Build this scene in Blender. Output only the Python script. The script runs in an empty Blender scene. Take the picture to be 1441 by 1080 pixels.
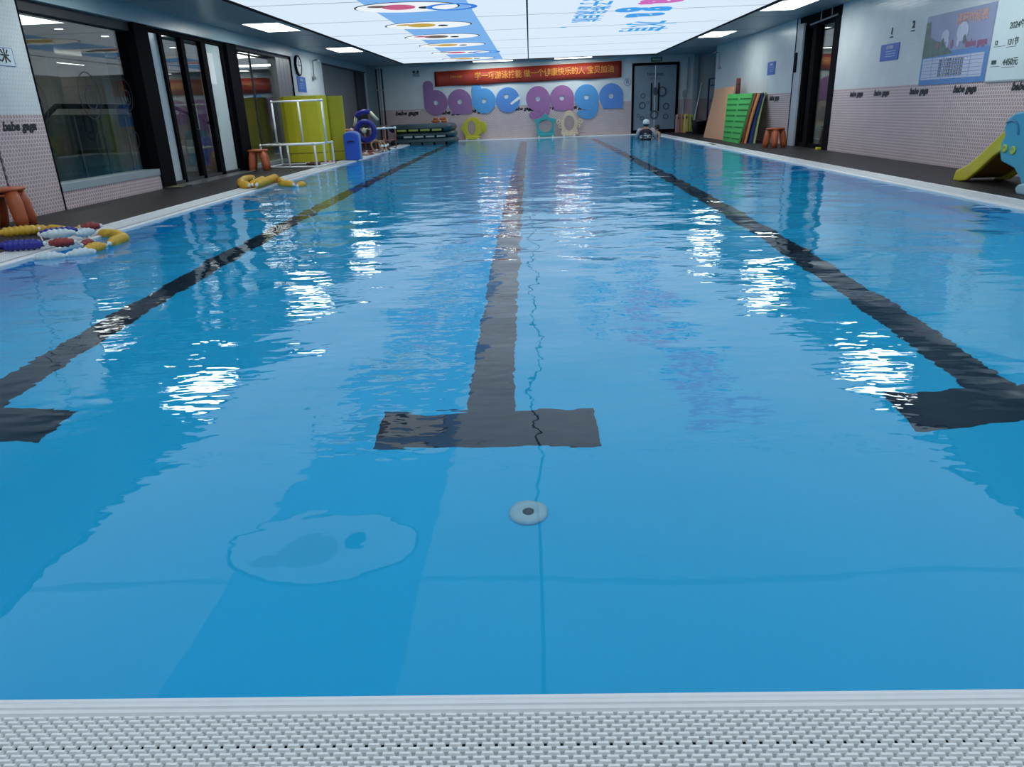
import bpy, bmesh, math, random
import numpy as np
from mathutils import Matrix, Vector
R = math.radians
rnd = random.Random(7)
scene = bpy.context.scene
C = scene.collection

# ------------------------------------------------------------------ camera
YAW, PIT, ROL = R(-2.05), R(-20.56), R(-2.15)
fw = Vector((math.sin(YAW)*math.cos(PIT), math.cos(YAW)*math.cos(PIT), math.sin(PIT)))
rt = Vector((math.cos(YAW), -math.sin(YAW), 0)); up = rt.cross(fw)
rt2 = math.cos(ROL)*rt + math.sin(ROL)*up; up2 = -math.sin(ROL)*rt + math.cos(ROL)*up
cam = bpy.data.cameras.new('camera'); cam_o = bpy.data.objects.new('camera', cam); C.objects.link(cam_o)
cam.sensor_width = 36; cam.lens = 36*1026.1/1441; cam.clip_start = .02; cam.clip_end = 200
m = Matrix((rt2, up2, -fw)).transposed().to_4x4(); m.translation = (0, 0, 1); cam_o.matrix_world = m
scene.camera = cam_o

# ------------------------------------------------------------------ world, exposure
w = bpy.data.worlds.new('world'); scene.world = w; w.use_nodes = True
w.node_tree.nodes['Background'].inputs[0].default_value = (.55, .7, .85, 1)
w.node_tree.nodes['Background'].inputs[1].default_value = .3
vs = scene.view_settings
vs.view_transform = 'Standard'; vs.look = 'None'; vs.gamma = 1; vs.exposure = 0.0; vs.use_curve_mapping = False
LIGHTBOX = 0.98       # brightness of the backlit ceiling film
LED = 10.0             # brightness of the square LED panels
scene.cycles.caustics_refractive = True; scene.cycles.caustics_reflective = True
scene.cycles.sample_clamp_indirect = 6; scene.cycles.use_denoising = True
scene.cycles.max_bounces = 10; scene.cycles.transmission_bounces = 8; scene.cycles.transparent_max_bounces = 16

# ------------------------------------------------------------------ helpers
def link(o, parent=None):
    C.objects.link(o)
    if parent is not None: o.parent = parent
    return o
def tag(o, label=None, cat=None, group=None, kind=None):
    for k, v in (('label', label), ('category', cat), ('group', group), ('kind', kind)):
        if v: o[k] = v
    return o
def empty(name, loc=(0, 0, 0), rz=0):
    o = bpy.data.objects.new(name, None); o.location = loc; o.rotation_euler = (0, 0, rz); o.empty_display_size = .1
    return link(o)
def mk(name, bm, mat, parent=None, smooth=False, bevel=0, seg=2):
    bmesh.ops.recalc_face_normals(bm, faces=bm.faces[:])
    me = bpy.data.meshes.new(name); bm.to_mesh(me); bm.free()
    if smooth: me.polygons.foreach_set('use_smooth', [True]*len(me.polygons))
    me.materials.append(mat)
    o = link(bpy.data.objects.new(name, me), parent)
    if bevel:
        b = o.modifiers.new('bevel', 'BEVEL'); b.width = bevel; b.segments = seg; b.limit_method = 'ANGLE'
    return o
def BM(): return bmesh.new()
def box(bm, x0, x1, y0, y1, z0, z1, M=None):
    v = [Vector((x, y, z)) for x in (x0, x1) for y in (y0, y1) for z in (z0, z1)]
    if M is not None: v = [M @ p for p in v]
    v = [bm.verts.new(p) for p in v]
    for f in ((0,1,3,2),(4,6,7,5),(0,4,5,1),(2,3,7,6),(0,2,6,4),(1,5,7,3)): bm.faces.new([v[i] for i in f])
    return bm
def bx(*a): return box(BM(), *a)
def tube(bm, pts, r, n=10, closed=False):
    P = [Vector(p) for p in pts]; N = len(P)
    rr = r if isinstance(r, (list, tuple)) else [r]*N
    rings = []; prev = None
    for i, p in enumerate(P):
        if closed: t = (P[(i+1) % N]-P[i-1])
        else: t = P[min(i+1, N-1)]-P[max(i-1, 0)]
        t.normalize()
        if prev is None:
            a = Vector((0, 0, 1)) if abs(t.z) < .9 else Vector((1, 0, 0))
            u = t.cross(a).normalized()
        else:
            u = (prev - t*prev.dot(t)).normalized()
        prev = u; v = t.cross(u)
        rings.append([bm.verts.new(p+(u*math.cos(2*math.pi*k/n)+v*math.sin(2*math.pi*k/n))*rr[i]) for k in range(n)])
    for i in range(N if closed else N-1):
        A, B = rings[i], rings[(i+1) % N]
        for k in range(n): bm.faces.new((A[k], A[(k+1) % n], B[(k+1) % n], B[k]))
    if not closed:
        bm.faces.new(rings[0][::-1]); bm.faces.new(rings[-1])
    return bm
def lathe(bm, prof, n=20, c=(0, 0, 0), axis='z', sx=1, sy=1):
    rings = []
    def mp(a, b, h):
        if axis == 'z': return (c[0]+a*sx, c[1]+b*sy, c[2]+h)
        if axis == 'y': return (c[0]+a*sx, c[1]+h, c[2]+b*sy)
        return (c[0]+h, c[1]+a*sx, c[2]+b*sy)
    for r, h in prof:
        if r < 1e-6: rings.append([bm.verts.new(mp(0, 0, h))])
        else: rings.append([bm.verts.new(mp(r*math.cos(2*math.pi*k/n), r*math.sin(2*math.pi*k/n), h)) for k in range(n)])
    for A, B in zip(rings, rings[1:]):
        if len(A) == 1 and len(B) == 1: continue
        for k in range(n):
            j = (k+1) % n
            if len(A) == 1: bm.faces.new((A[0], B[j], B[k]))
            elif len(B) == 1: bm.faces.new((A[k], A[j], B[0]))
            else: bm.faces.new((A[k], A[j], B[j], B[k]))
    if len(rings[0]) > 1: bm.faces.new(rings[0][::-1])
    if len(rings[-1]) > 1: bm.faces.new(rings[-1])
    return bm
def mp2(plane, a, b, d):
    return (a, d, b) if plane == 'xz' else (d, a, b) if plane == 'yz' else (a, b, d)
def prism(bm, poly, plane, d0, d1):
    A = [bm.verts.new(mp2(plane, a, b, d0)) for a, b in poly]; B = [bm.verts.new(mp2(plane, a, b, d1)) for a, b in poly]
    n = len(poly)
    bm.faces.new(A); bm.faces.new(B[::-1])
    for k in range(n): bm.faces.new((A[k], A[(k+1) % n], B[(k+1) % n], B[k]))
    return bm
def ringp(bm, outer, inner, plane, d0, d1):
    n = len(outer)
    L = [[bm.verts.new(mp2(plane, a, b, d)) for a, b in q] for q in (outer, inner) for d in (d0, d1)]
    o0, o1, i0, i1 = L
    for k in range(n):
        j = (k+1) % n
        bm.faces.new((o0[k], o0[j], i0[j], i0[k])); bm.faces.new((o1[k], i1[k], i1[j], o1[j]))
        bm.faces.new((o0[k], o1[k], o1[j], o0[j])); bm.faces.new((i0[k], i0[j], i1[j], i1[k]))
    return bm
def ell(cx, cy, rx, ry, n=32, a0=0): return [(cx+rx*math.cos(2*math.pi*k/n+a0), cy+ry*math.sin(2*math.pi*k/n+a0)) for k in range(n)]
def ball(bm, c, r, n=12, mm=8, s=(1, 1, 1)):
    lo = len(bm.verts)
    prof = [(r*math.sin(math.pi*i/mm), -r*math.cos(math.pi*i/mm)*s[2]) for i in range(mm+1)]
    prof[0] = (0, prof[0][1]); prof[-1] = (0, prof[-1][1])
    return lathe(bm, prof, n, c, 'z', s[0], s[1])
def text_mesh(body, size, mat, M, name='lettering', parent=None, bold=0, shear=0, extrude=.002, align='CENTER', space=1, wide=1):
    cu = bpy.data.curves.new(name, 'FONT'); cu.body = body; cu.size = size; cu.align_x = align; cu.align_y = 'CENTER'
    cu.offset = bold; cu.shear = shear; cu.extrude = extrude; cu.space_character = space; cu.resolution_u = 3
    t = bpy.data.objects.new(name, cu); C.objects.link(t)
    dg = bpy.context.evaluated_depsgraph_get(); me = bpy.data.meshes.new_from_object(t.evaluated_get(dg))
    bpy.data.objects.remove(t); bpy.data.curves.remove(cu)
    me.name = name; me.materials.clear(); me.materials.append(mat)
    me.transform(M @ Matrix.Diagonal((wide, 1, 1, 1)))
    return link(bpy.data.objects.new(name, me), parent)
def frame_M(xa, ya, loc):
    x, y = Vector(xa), Vector(ya); z = x.cross(y)
    M = Matrix((x, y, z)).transposed().to_4x4(); M.translation = loc
    return M
def M_back(x, z, y): return frame_M((1, 0, 0), (0, 0, 1), (x, y, z))
def M_right(y, z, x): return frame_M((0, -1, 0), (0, 0, 1), (x, y, z))
def M_left(y, z, x): return frame_M((0, 1, 0), (0, 0, 1), (x, y, z))
def M_ceil(x, y, z): return frame_M((0, 1, 0), (1, 0, 0), (x, y, z))
def copy_tree(o, parent=None):
    c = o.copy(); C.objects.link(c); c.parent = parent
    for ch in list(o.children): copy_tree(ch, c)
    return c

# ------------------------------------------------------------------ materials
def nt(name):
    m = bpy.data.materials.new(name); m.use_nodes = True
    return m, m.node_tree.nodes, m.node_tree.links, m.node_tree.nodes['Principled BSDF']
MATS = {}
def mat(name, col, rough=.5, var=.12, scale=12, bump=.0, metal=0, spec=.5, bscale=60):
    if name in MATS: return MATS[name]
    m, N, L, b = nt(name)
    tc = N.new('ShaderNodeTexCoord'); nz = N.new('ShaderNodeTexNoise'); nz.inputs['Scale'].default_value = scale; nz.inputs['Detail'].default_value = 4
    L.new(tc.outputs['Object'], nz.inputs['Vector'])
    mx = N.new('ShaderNodeMix'); mx.data_type = 'RGBA'
    mx.inputs[6].default_value = (*[c*(1-var) for c in col], 1); mx.inputs[7].default_value = (*[min(1, c*(1+var)) for c in col], 1)
    L.new(nz.outputs['Fac'], mx.inputs[0]); L.new(mx.outputs[2], b.inputs['Base Color'])
    b.inputs['Roughness'].default_value = rough; b.inputs['Metallic'].default_value = metal; b.inputs['Specular IOR Level'].default_value = spec
    if bump:
        n2 = N.new('ShaderNodeTexNoise'); n2.inputs['Scale'].default_value = bscale; L.new(tc.outputs['Object'], n2.inputs['Vector'])
        bp = N.new('ShaderNodeBump'); bp.inputs['Strength'].default_value = bump; bp.inputs['Distance'].default_value = .01
        L.new(n2.outputs['Fac'], bp.inputs['Height']); L.new(bp.outputs['Normal'], b.inputs['Normal'])
    MATS[name] = m
    return m
def emis(name, col, s):
    m = bpy.data.materials.new(name); m.use_nodes = True; N = m.node_tree.nodes; L = m.node_tree.links
    N.remove(N['Principled BSDF']); e = N.new('ShaderNodeEmission'); e.inputs[0].default_value = (*col, 1); e.inputs[1].default_value = s
    L.new(e.outputs[0], N['Material Output'].inputs[0])
    return m
def glass_mat(name, tint=(.9, .94, .92), rough=.02):
    m = bpy.data.materials.new(name); m.use_nodes = True; N = m.node_tree.nodes; L = m.node_tree.links
    N.remove(N['Principled BSDF'])
    t = N.new('ShaderNodeBsdfTransparent'); t.inputs[0].default_value = (*tint, 1)
    g = N.new('ShaderNodeBsdfGlossy'); g.inputs['Roughness'].default_value = rough
    f = N.new('ShaderNodeFresnel'); ge = N.new('ShaderNodeNewGeometry'); io = N.new('ShaderNodeMath'); io.operation = 'MULTIPLY_ADD'
    io.inputs[1].default_value = 1/1.55-1.55; io.inputs[2].default_value = 1.55   # same pane reflectance on both faces
    L.new(ge.outputs['Backfacing'], io.inputs[0]); L.new(io.outputs[0], f.inputs[0])
    x = N.new('ShaderNodeMixShader'); L.new(f.outputs[0], x.inputs[0]); L.new(t.outputs[0], x.inputs[1]); L.new(g.outputs[0], x.inputs[2])
    L.new(x.outputs[0], N['Material Output'].inputs[0])
    return m
def hex_mat(name, ax, up_col, lo_col, grout_up, grout_lo, split=1.15, size=.052):
    """hexagon mosaic, white above the split height and pink below"""
    m, N, L, b = nt(name)
    def mth(op, a, bb=None, c=None):
        n = N.new('ShaderNodeMath'); n.operation = op
        for i, v in enumerate((a, bb, c)):
            if v is None: continue
            if isinstance(v, (int, float)): n.inputs[i].default_value = v
            else: L.new(v, n.inputs[i])
        return n.outputs[0]
    tc = N.new('ShaderNodeTexCoord'); sp = N.new('ShaderNodeSeparateXYZ'); L.new(tc.outputs['Object'], sp.inputs[0])
    u = mth('MULTIPLY_ADD', sp.outputs[ax], 1/size, 400.0); v = mth('MULTIPLY_ADD', sp.outputs[2], 1/size, 400*1.7320508)
    S3 = 1.7320508
    def cell(ou, ov):
        a = mth('SUBTRACT', mth('FLOORED_MODULO', mth('SUBTRACT', u, ou), 1.0), .5)
        c = mth('SUBTRACT', mth('FLOORED_MODULO', mth('SUBTRACT', v, ov), S3), S3/2)
        return a, c
    a1, c1 = cell(0, 0); a2, c2 = cell(.5, S3/2)
    d1 = mth('ADD', mth('MULTIPLY', a1, a1), mth('MULTIPLY', c1, c1)); d2 = mth('ADD', mth('MULTIPLY', a2, a2), mth('MULTIPLY', c2, c2))
    sel = mth('LESS_THAN', d1, d2)
    def lerp(p, q): return mth('ADD', mth('MULTIPLY', sel, p), mth('MULTIPLY', mth('SUBTRACT', 1.0, sel), q))
    gx = mth('ABSOLUTE', lerp(a1, a2)); gy = mth('ABSOLUTE', lerp(c1, c2))
    d = mth('MAXIMUM', gx, mth('ADD', mth('MULTIPLY', gx, .5), mth('MULTIPLY', gy, .8660254)))
    gr = mth('GREATER_THAN', d, .435)
    upz = mth('GREATER_THAN', sp.outputs[2], split)
    def mix(f, A, B):
        x = N.new('ShaderNodeMix'); x.data_type = 'RGBA'; L.new(f, x.inputs[0])
        for i, c in ((6, A), (7, B)):
            if isinstance(c, tuple): x.inputs[i].default_value = (*c, 1)
            else: L.new(c, x.inputs[i])
        return x.outputs[2]
    # each tile a touch different: noise sampled at the tile centre
    tile = mix(upz, lo_col, up_col); grc = mix(upz, grout_lo, grout_up)
    col = mix(gr, tile, grc)
    nz = N.new('ShaderNodeTexNoise'); nz.inputs['Scale'].default_value = 3; L.new(tc.outputs['Object'], nz.inputs['Vector'])
    hs = N.new('ShaderNodeHueSaturation'); L.new(col, hs.inputs['Color']); L.new(mth('MULTIPLY_ADD', nz.outputs['Fac'], .2, .9), hs.inputs['Value'])
    L.new(hs.outputs[0], b.inputs['Base Color'])
    L.new(mth('MULTIPLY_ADD', gr, .4, .22), b.inputs['Roughness'])
    bp = N.new('ShaderNodeBump'); bp.inputs['Strength'].default_value = .5; bp.inputs['Distance'].default_value = .004
    n3 = N.new('ShaderNodeTexNoise'); n3.inputs['Scale'].default_value = 25; L.new(tc.outputs['Object'], n3.inputs['Vector'])
    L.new(mth('ADD', mth('MULTIPLY', mth('SMOOTH_MIN', mth('SUBTRACT', .5, d), .12, .05), 4.0), mth('MULTIPLY', n3.outputs['Fac'], .5)), bp.inputs['Height']); L.new(bp.outputs[0], b.inputs['Normal'])
    return m
WU, WL = (.66, .70, .70), (.46, .345, .35)
hex_y = hex_mat('hex_tile_side', 1, WU, WL, (.50, .55, .58), (.80, .68, .66))
hex_x = hex_mat('hex_tile_back', 0, WU, WL, (.50, .55, .58), (.80, .68, .66))
m_deck = mat('deck_dark', (.026, .023, .023), .5, .3, 3, .25, spec=.22, bscale=90)
m_poolfloor = mat('pool_liner', (.0, .60, .96), .5, .05, 1.2)
m_poolwall = mat('pool_wall_liner', (.0, .57, .93), .5, .06, 1.2)
m_lane = mat('lane_navy', (.004, .012, .03), .5, .25, 6)
m_coping = mat('coping_white', (.80, .81, .80), .4, .06, 20)
m_grate = mat('grate_white', (.88, .89, .87), .45, .08, 30)
m_grey = mat('paint_grey', (.30, .36, .39), .5, .06, 4)
m_ceil = mat('ceiling_grey', (.27, .32, .36), .35, .08, 1.5)
m_soffit = mat('soffit_blue_grey', (.28, .38, .42), .3, .08, 2)
m_black = mat('black_frame', (.004, .004, .006), .75, .2, 8, spec=.06)
m_dark = mat('dark_grey', (.04, .04, .044), .5, .2, 5, spec=.25)
m_steel = mat('brushed_steel', (.32, .32, .32), .35, .15, 9, metal=.8)
m_alu = mat('alu_strip', (.42, .47, .5), .4, .06, 8)
m_frost = mat('frosted_panel', (.50, .58, .58), .25, .05, 2)
m_white = mat('white_plastic', (.75, .77, .76), .4, .05, 20)
m_orange = mat('orange_plastic', (.48, .11, .035), .4, .12, 20)
m_yellow = mat('yellow_foam', (.60, .55, .02), .6, .12, 3, .1)
m_glass = glass_mat('window_glass')
m_glassg = glass_mat('balustrade_glass', (.50, .60, .56))
m_text_black = mat('print_black', (.006, .006, .008), .5, .1, 20)
m_blue_sign = mat('sign_blue', (.03, .12, .45), .35, .1, 20)

# ------------------------------------------------------------------ pool geometry constants
PX0, PX1, PY0, PY1 = -4.1, 4.35, 1.035, 28.05    # water edges
DEP = -1.0
XL, XR, YB, ZC = -5.8, 5.88, 28.4, 2.63
DZ = .03                                          # deck height above the water
YN = -3.0

# ------------------------------------------------------------------ setting: pool shell, deck
pf = mk('floor_pool', bx(PX0-.05, PX1+.05, PY0-.05, PY1+.05, DEP-.1, DEP), m_poolfloor); tag(pf, kind='structure')
for nm, a in (('wall_pool_left', (PX0-.1, PX0, PY0-.1, PY1+.1, DEP, -.1)), ('wall_pool_right', (PX1, PX1+.1, PY0-.1, PY1+.1, DEP, -.1)),
              ('wall_pool_near', (PX0, PX1, PY0-.1, PY0, DEP, -.1)), ('wall_pool_far', (PX0, PX1, PY1, PY1+.1, DEP, -.1))):
    tag(mk(nm, bx(*a), m_poolwall), kind='structure')
# black lane markings on the pool floor, each a line with its cross bar
for xc in (-2.82, -.235, 2.2):
    bm = BM()
    box(bm, xc-.115, xc+.115, 3.34, 26.6, DEP, DEP+.004)
    box(bm, xc-.52, xc+.52, 3.0, 3.34, DEP, DEP+.004)
    box(bm, xc-.52, xc+.52, 26.6, 26.9, DEP, DEP+.004)
    mk('lane_marking', bm, m_lane, pf)['label'] = 'dark navy lane line with cross bar'
# decks
bm = BM(); box(bm, XL-.3, PX0-.34, YN, YB, -.25, DZ); tag(mk('floor_deck_left', bm, m_deck), kind='structure')
bm = BM(); box(bm, PX1+.30, XR+.3, YN, YB, -.25, DZ); tag(mk('floor_deck_right', bm, m_deck), kind='structure')
bm = BM(); box(bm, PX0-.34, PX1+.30, YN, .74, -.25, DZ); tag(mk('floor_deck_near', bm, m_deck), kind='structure')
# deck joints
bm = BM(); box(bm, XL, PX1, -2.99, -2.98, DZ, DZ+.001); tag(mk('trim_1', bm, m_dark), kind='structure')

# overflow gutter: side gratings (fine ribs handled by the material) with a smooth lip
def grate_side_mat():
    m, N, L, b = nt('grate_ribbed'); tc = N.new('ShaderNodeTexCoord')
    br = N.new('ShaderNodeTexBrick'); br.inputs['Scale'].default_value = 1; br.inputs['Brick Width'].default_value = .027; br.inputs['Row Height'].default_value = .0095
    br.inputs['Mortar Size'].default_value = .0018; br.inputs['Color1'].default_value = (.88, .89, .88, 1); br.inputs['Color2'].default_value = (.8, .82, .81, 1); br.inputs['Mortar'].default_value = (.45, .47, .48, 1)
    rot = N.new('ShaderNodeMapping'); rot.inputs['Rotation'].default_value = (0, 0, math.pi/2)
    L.new(tc.outputs['Object'], rot.inputs[0]); L.new(rot.outputs[0], br.inputs['Vector']); L.new(br.outputs['Color'], b.inputs['Base Color'])
    bp = N.new('ShaderNodeBump'); bp.inputs['Strength'].default_value = .4; bp.inputs['Distance'].default_value = .004
    L.new(br.outputs['Fac'], bp.inputs['Height']); bp.invert = True; L.new(bp.outputs[0], b.inputs['Normal']); b.inputs['Roughness'].default_value = .45
    return m
m_gside = grate_side_mat()
g = empty('gutter_grating', (0, 0, 0)); tag(g, 'white overflow grating along the left pool edge under the float ropes', 'grating', 'pool gutter gratings')
mk('grating', bx(PX0-.33, PX0-.07, PY0-.3, YB-.02, -.1, DZ-.004), m_gside, g); mk('lip', bx(PX0-.07, PX0+.003, PY0-.045, PY1, -.1, DZ-.012), m_coping, g, bevel=.008)
mk('edge_strip', bx(PX0-.345, PX0-.33, PY0-.3, YB-.02, -.1, DZ+.003), m_coping, g)
g = empty('gutter_grating', (0, 0, 0)); tag(g, 'white overflow grating along the right pool edge beside the yellow slide', 'grating', 'pool gutter gratings')
mk('grating', bx(PX1+.07, PX1+.29, PY0-.3, YB-.02, -.1, DZ-.004), m_gside, g); mk('lip', bx(PX1-.003, PX1+.07, PY0-.045, PY1, -.1, DZ-.012), m_coping, g, bevel=.008)
mk('edge_strip', bx(PX1+.29, PX1+.305, PY0-.3, YB-.02, -.1, DZ+.003), m_coping, g)
mk('vent_slot', bx(PX1+.14, PX1+.22, 19.0, 19.5, DZ-.004, DZ+.002), m_black, g)
g = empty('gutter_grating', (0, 0, 0)); tag(g, 'white coping at the far end of the pool below the big letters', 'grating', 'pool gutter gratings')
mk('coping', bx(PX0-.07, PX1+.07, PY1-.003, YB-.002, -.1, .018), m_coping, g, bevel=.008)
# near gutter with its ridged lip and studs
g = empty('gutter_grating', (0, 0, 0)); tag(g, 'white studded gutter grating across the bottom of the photo', 'grating', 'pool gutter gratings')
bm = BM()
prof = [(1.037, -.12), (1.037, .006), (1.034, .012), (1.026, .013), (1.022, .010), (1.019, .010), (1.017, .016), (1.009, .017), (1.007, .013), (1.003, .013), (1.001, .018), (.994, .018), (.990, .012), (.990, -.12)]
prism(bm, prof, 'yz', PX0-.34, PX1+.30); mk('lip', bm, m_coping, g)
m_plate = mat('grate_plate', (.36, .39, .39), .6, .12, 40)
mk('base_plate', bx(PX0-.33, PX1+.29, .74, .990, -.05, .012), m_plate, g)
RP, CP = .0090, .0272
def stud(bm, cx, cy):
    w2, d2, t, z0, z1 = .0112, .0034, .0022, .010, .0185
    lo = [bm.verts.new((cx+sx*w2, cy+sy*d2, z0)) for sx, sy in ((-1, -1), (1, -1), (1, 1), (-1, 1))]
    hi = [bm.verts.new((cx+sx*(w2-t), cy+sy*(d2-t*.55), z1)) for sx, sy in ((-1, -1), (1, -1), (1, 1), (-1, 1))]
    bm.faces.new(hi)
    for k in range(4): bm.faces.new((lo[k], lo[(k+1) % 4], hi[(k+1) % 4], hi[k]))
bm0 = BM(); stud(bm0, 0, 0); bmesh.ops.recalc_face_normals(bm0, faces=bm0.faces[:])
stud_me = bpy.data.meshes.new('stud'); bm0.to_mesh(stud_me); bm0.free(); stud_me.materials.append(m_grate)
bm = BM(); holes = BM(); cnt = 0
for r in range(27):
    y = .9835 - r*RP
    hr = r in (7, 15)
    for c in range(-165, 175):
        x = c*CP + (CP/2 if r % 2 else 0)
        if not PX0-.3 < x < PX1+.27: continue
        if 5 <= r <= 9 and -.92 < x < .745 and cnt < 300:
            o = link(bpy.data.objects.new('stud', stud_me), g); o.location = (x, y, 0); cnt += 1
        else: stud(bm, x, y)
        if hr: box(holes, x+CP/2-.0024, x+CP/2+.0024, y-.0036, y+.0036, .008, .0126)
so = mk('studs', bm, m_grate, g); so['kind'] = 'stuff'
ho = mk('drain_holes', holes, m_black, g); ho['kind'] = 'stuff'

# ------------------------------------------------------------------ water
def water_mat():
    m, N, L, b = nt('pool_water')
    b.inputs['Base Color'].default_value = (.80, .985, 1, 1); b.inputs['Specular Tint'].default_value = (.34, .72, 1, 1); b.inputs['Transmission Weight'].default_value = 1
    b.inputs['IOR'].default_value = 1.333; b.inputs['Roughness'].default_value = .0
    tc = N.new('ShaderNodeTexCoord'); mpn = N.new('ShaderNodeMapping'); mpn.inputs['Scale'].default_value = (.55, 1, 1)
    L.new(tc.outputs['Object'], mpn.inputs[0])
    nz = N.new('ShaderNodeTexNoise'); nz.inputs['Scale'].default_value = 12; nz.inputs['Detail'].default_value = 1.6; L.new(mpn.outputs[0], nz.inputs['Vector'])
    sp = N.new('ShaderNodeSeparateXYZ'); L.new(tc.outputs['Object'], sp.inputs[0])
    mr = N.new('ShaderNodeMapRange'); mr.interpolation_type = 'SMOOTHSTEP'
    mr.inputs['From Min'].default_value = 1.35; mr.inputs['From Max'].default_value = 2.6; mr.inputs['To Min'].default_value = .015; mr.inputs['To Max'].default_value = .24
    L.new(sp.outputs[1], mr.inputs[0])
    bp = N.new('ShaderNodeBump'); bp.inputs['Distance'].default_value = .012
    L.new(mr.outputs[0], bp.inputs['Strength']); L.new(nz.outputs['Fac'], bp.inputs['Height']); L.new(bp.outputs[0], b.inputs['Normal'])
    return m
sx_, sy_ = .035, .03
xs = np.linspace(PX0, PX1, int((PX1-PX0)/sx_)+1); ys = np.linspace(PY0, PY1, int((PY1-PY0)/sy_)+1)
X, Y = np.meshgrid(xs, ys); Z = np.zeros_like(X); rng = np.random.default_rng(5)
NW = 56
for i in range(NW):
    lam = math.exp(rng.uniform(math.log(.16), math.log(1.5))); k = 2*math.pi/lam
    th = rng.normal(math.pi/2, .75); slope = .032*math.sqrt(2/NW)*(1.0 if lam < .9 else .75)
    Z += slope/k*np.sin(k*(math.cos(th)*X+math.sin(th)*Y)+rng.uniform(0, 6.28))
t = np.clip((Y-1.2)/(4.2-1.2), 0, 1); env = .10+.90*t*t*(3-2*t)
# wind-less patches: the ripples come in drifting groups
grp = .72+.28*np.sin(.9*X+.5*Y+1)*np.sin(.55*Y-.7*X+2)
edge = np.minimum(1, np.minimum(X-PX0, PX1-X)/.1+.15)
Z = Z*env*grp*np.clip(edge, 0, 1)*np.clip((Y-PY0)/.3, 0, 1)
ny, nx = X.shape
me = bpy.data.meshes.new('pool_water'); me.vertices.add(nx*ny); me.vertices.foreach_set('co', np.stack([X, Y, Z], -1).astype(np.float32).ravel())
idx = np.arange(nx*ny).reshape(ny, nx); q = np.stack([idx[:-1, :-1], idx[:-1, 1:], idx[1:, 1:], idx[1:, :-1]], -1).reshape(-1, 4)
nf = len(q); me.loops.add(nf*4); me.loops.foreach_set('vertex_index', q.ravel().astype(np.int32))
me.polygons.add(nf); me.polygons.foreach_set('loop_start', np.arange(0, nf*4, 4, dtype=np.int32)); me.polygons.foreach_set('loop_total', np.full(nf, 4, np.int32))
me.polygons.foreach_set('use_smooth', np.ones(nf, bool)); me.update(calc_edges=True); me.validate()
me.materials.append(water_mat())
tag(link(bpy.data.objects.new('pool_water', me)), 'clear rippled water filling the blue swimming pool', 'water', kind='stuff')

# ------------------------------------------------------------------ setting: walls
TH = .25
bm = BM()
for (y0, y1, z0, z1) in ((YN, 8.20, -.2, ZC), (8.24, 9.14, -.2, ZC), (9.14, 11.72, -.2, .25), (19.3, 22.16, -.2, ZC), (28.1, YB, -.2, ZC)):
    box(bm, XL-TH, XL, y0, y1, z0, z1)
wl = tag(mk('wall_left', bm, hex_y), kind='structure')
bm = BM(); box(bm, XL-TH, XL-.02, 8.18, 8.26, -.1, ZC); box(bm, XL-.03, XL+.006, 9.125, 9.15, DZ, ZC); box(bm, XL-.03, XL+.006, 19.28, 19.31, DZ, ZC)
tag(mk('trim_2', bm, m_black), kind='structure')
# long fascia beam above the glazing
bm = BM(); box(bm, XL-.35, XL+.05, 9.15, 19.28, 2.40, ZC+.02); box(bm, XL-.3, XL-.01, 22.16, 28.1, 2.44, ZC+.02)
tag(mk('trim_3', bm, m_soffit), kind='structure')
bm = BM(); box(bm, XL-.3, XL-.04, 9.15, 11.7, 2.28, 2.42); box(bm, XL-.3, XL-.04, 15.7, 19.28, 2.33, 2.42); tag(mk('trim_4', bm, m_dark), kind='structure')
tag(mk('trim_5', bx(XL-.3, XL+.01, 9.15, 11.9, .245, .335), m_grey), kind='structure')
# right wall
bm = BM()
for (y0, y1, z0, z1) in ((YN, 15.32, -.2, ZC), (17.58, 25.1, -.2, ZC)): box(bm, XR, XR+TH, y0, y1, z0, z1)
wr = tag(mk('wall_right', bm, hex_y), kind='structure')
bm = BM(); box(bm, XR, XR+.3, 15.3, 17.6, 2.44, ZC+.02); tag(mk('trim_6', bm, m_black), kind='structure')
tag(mk('trim_7', bx(XR-.05, XR+.2, 17.2, 17.60, DZ, 2.5), m_alu), kind='structure')
tag(mk('trim_8', bx(XR-.06, XR-.048, 17.585, 17.615, DZ, ZC), m_black), kind='structure')
# back wall, near wall
bm = BM(); box(bm, XL-.3, 3.68, YB, YB+.2, -.3, ZC+.1); box(bm, 3.68, 5.36, YB, YB+.2, 2.37, ZC+.1); box(bm, 5.36, 7.6, YB, YB+.2, -.3, ZC+.1)
wb = tag(mk('wall_back', bm, hex_x), kind='structure')
tag(mk('wall_near', bx(XL-.3, XR+.3, YN-.2, YN, -.2, ZC+.1), hex_x), kind='structure')
# corner columns and recess on the right
tag(mk('trim_9', bx(XL-.02, XL+.32, 28.12, YB+.02, DZ, ZC), m_grey, bevel=.01), kind='structure')
m_recess = mat('recess_blue', (.05, .11, .18), .5, .1, 3)
bm = BM(); box(bm, 7.3, 7.5, 24.9, YB, 0, ZC); box(bm, XR+TH, 7.5, 24.9, 25.1, 0, ZC)
tag(mk('wall_recess', bm, m_recess), kind='structure')
tag(mk('floor_recess', bx(XR+.25, 7.5, 24.9, YB, -.2, DZ), m_deck), kind='structure')
tag(mk('trim_10', bx(XR-.02, XR+.12, YB-.2, YB, DZ, ZC), m_grey), kind='structure')

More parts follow.
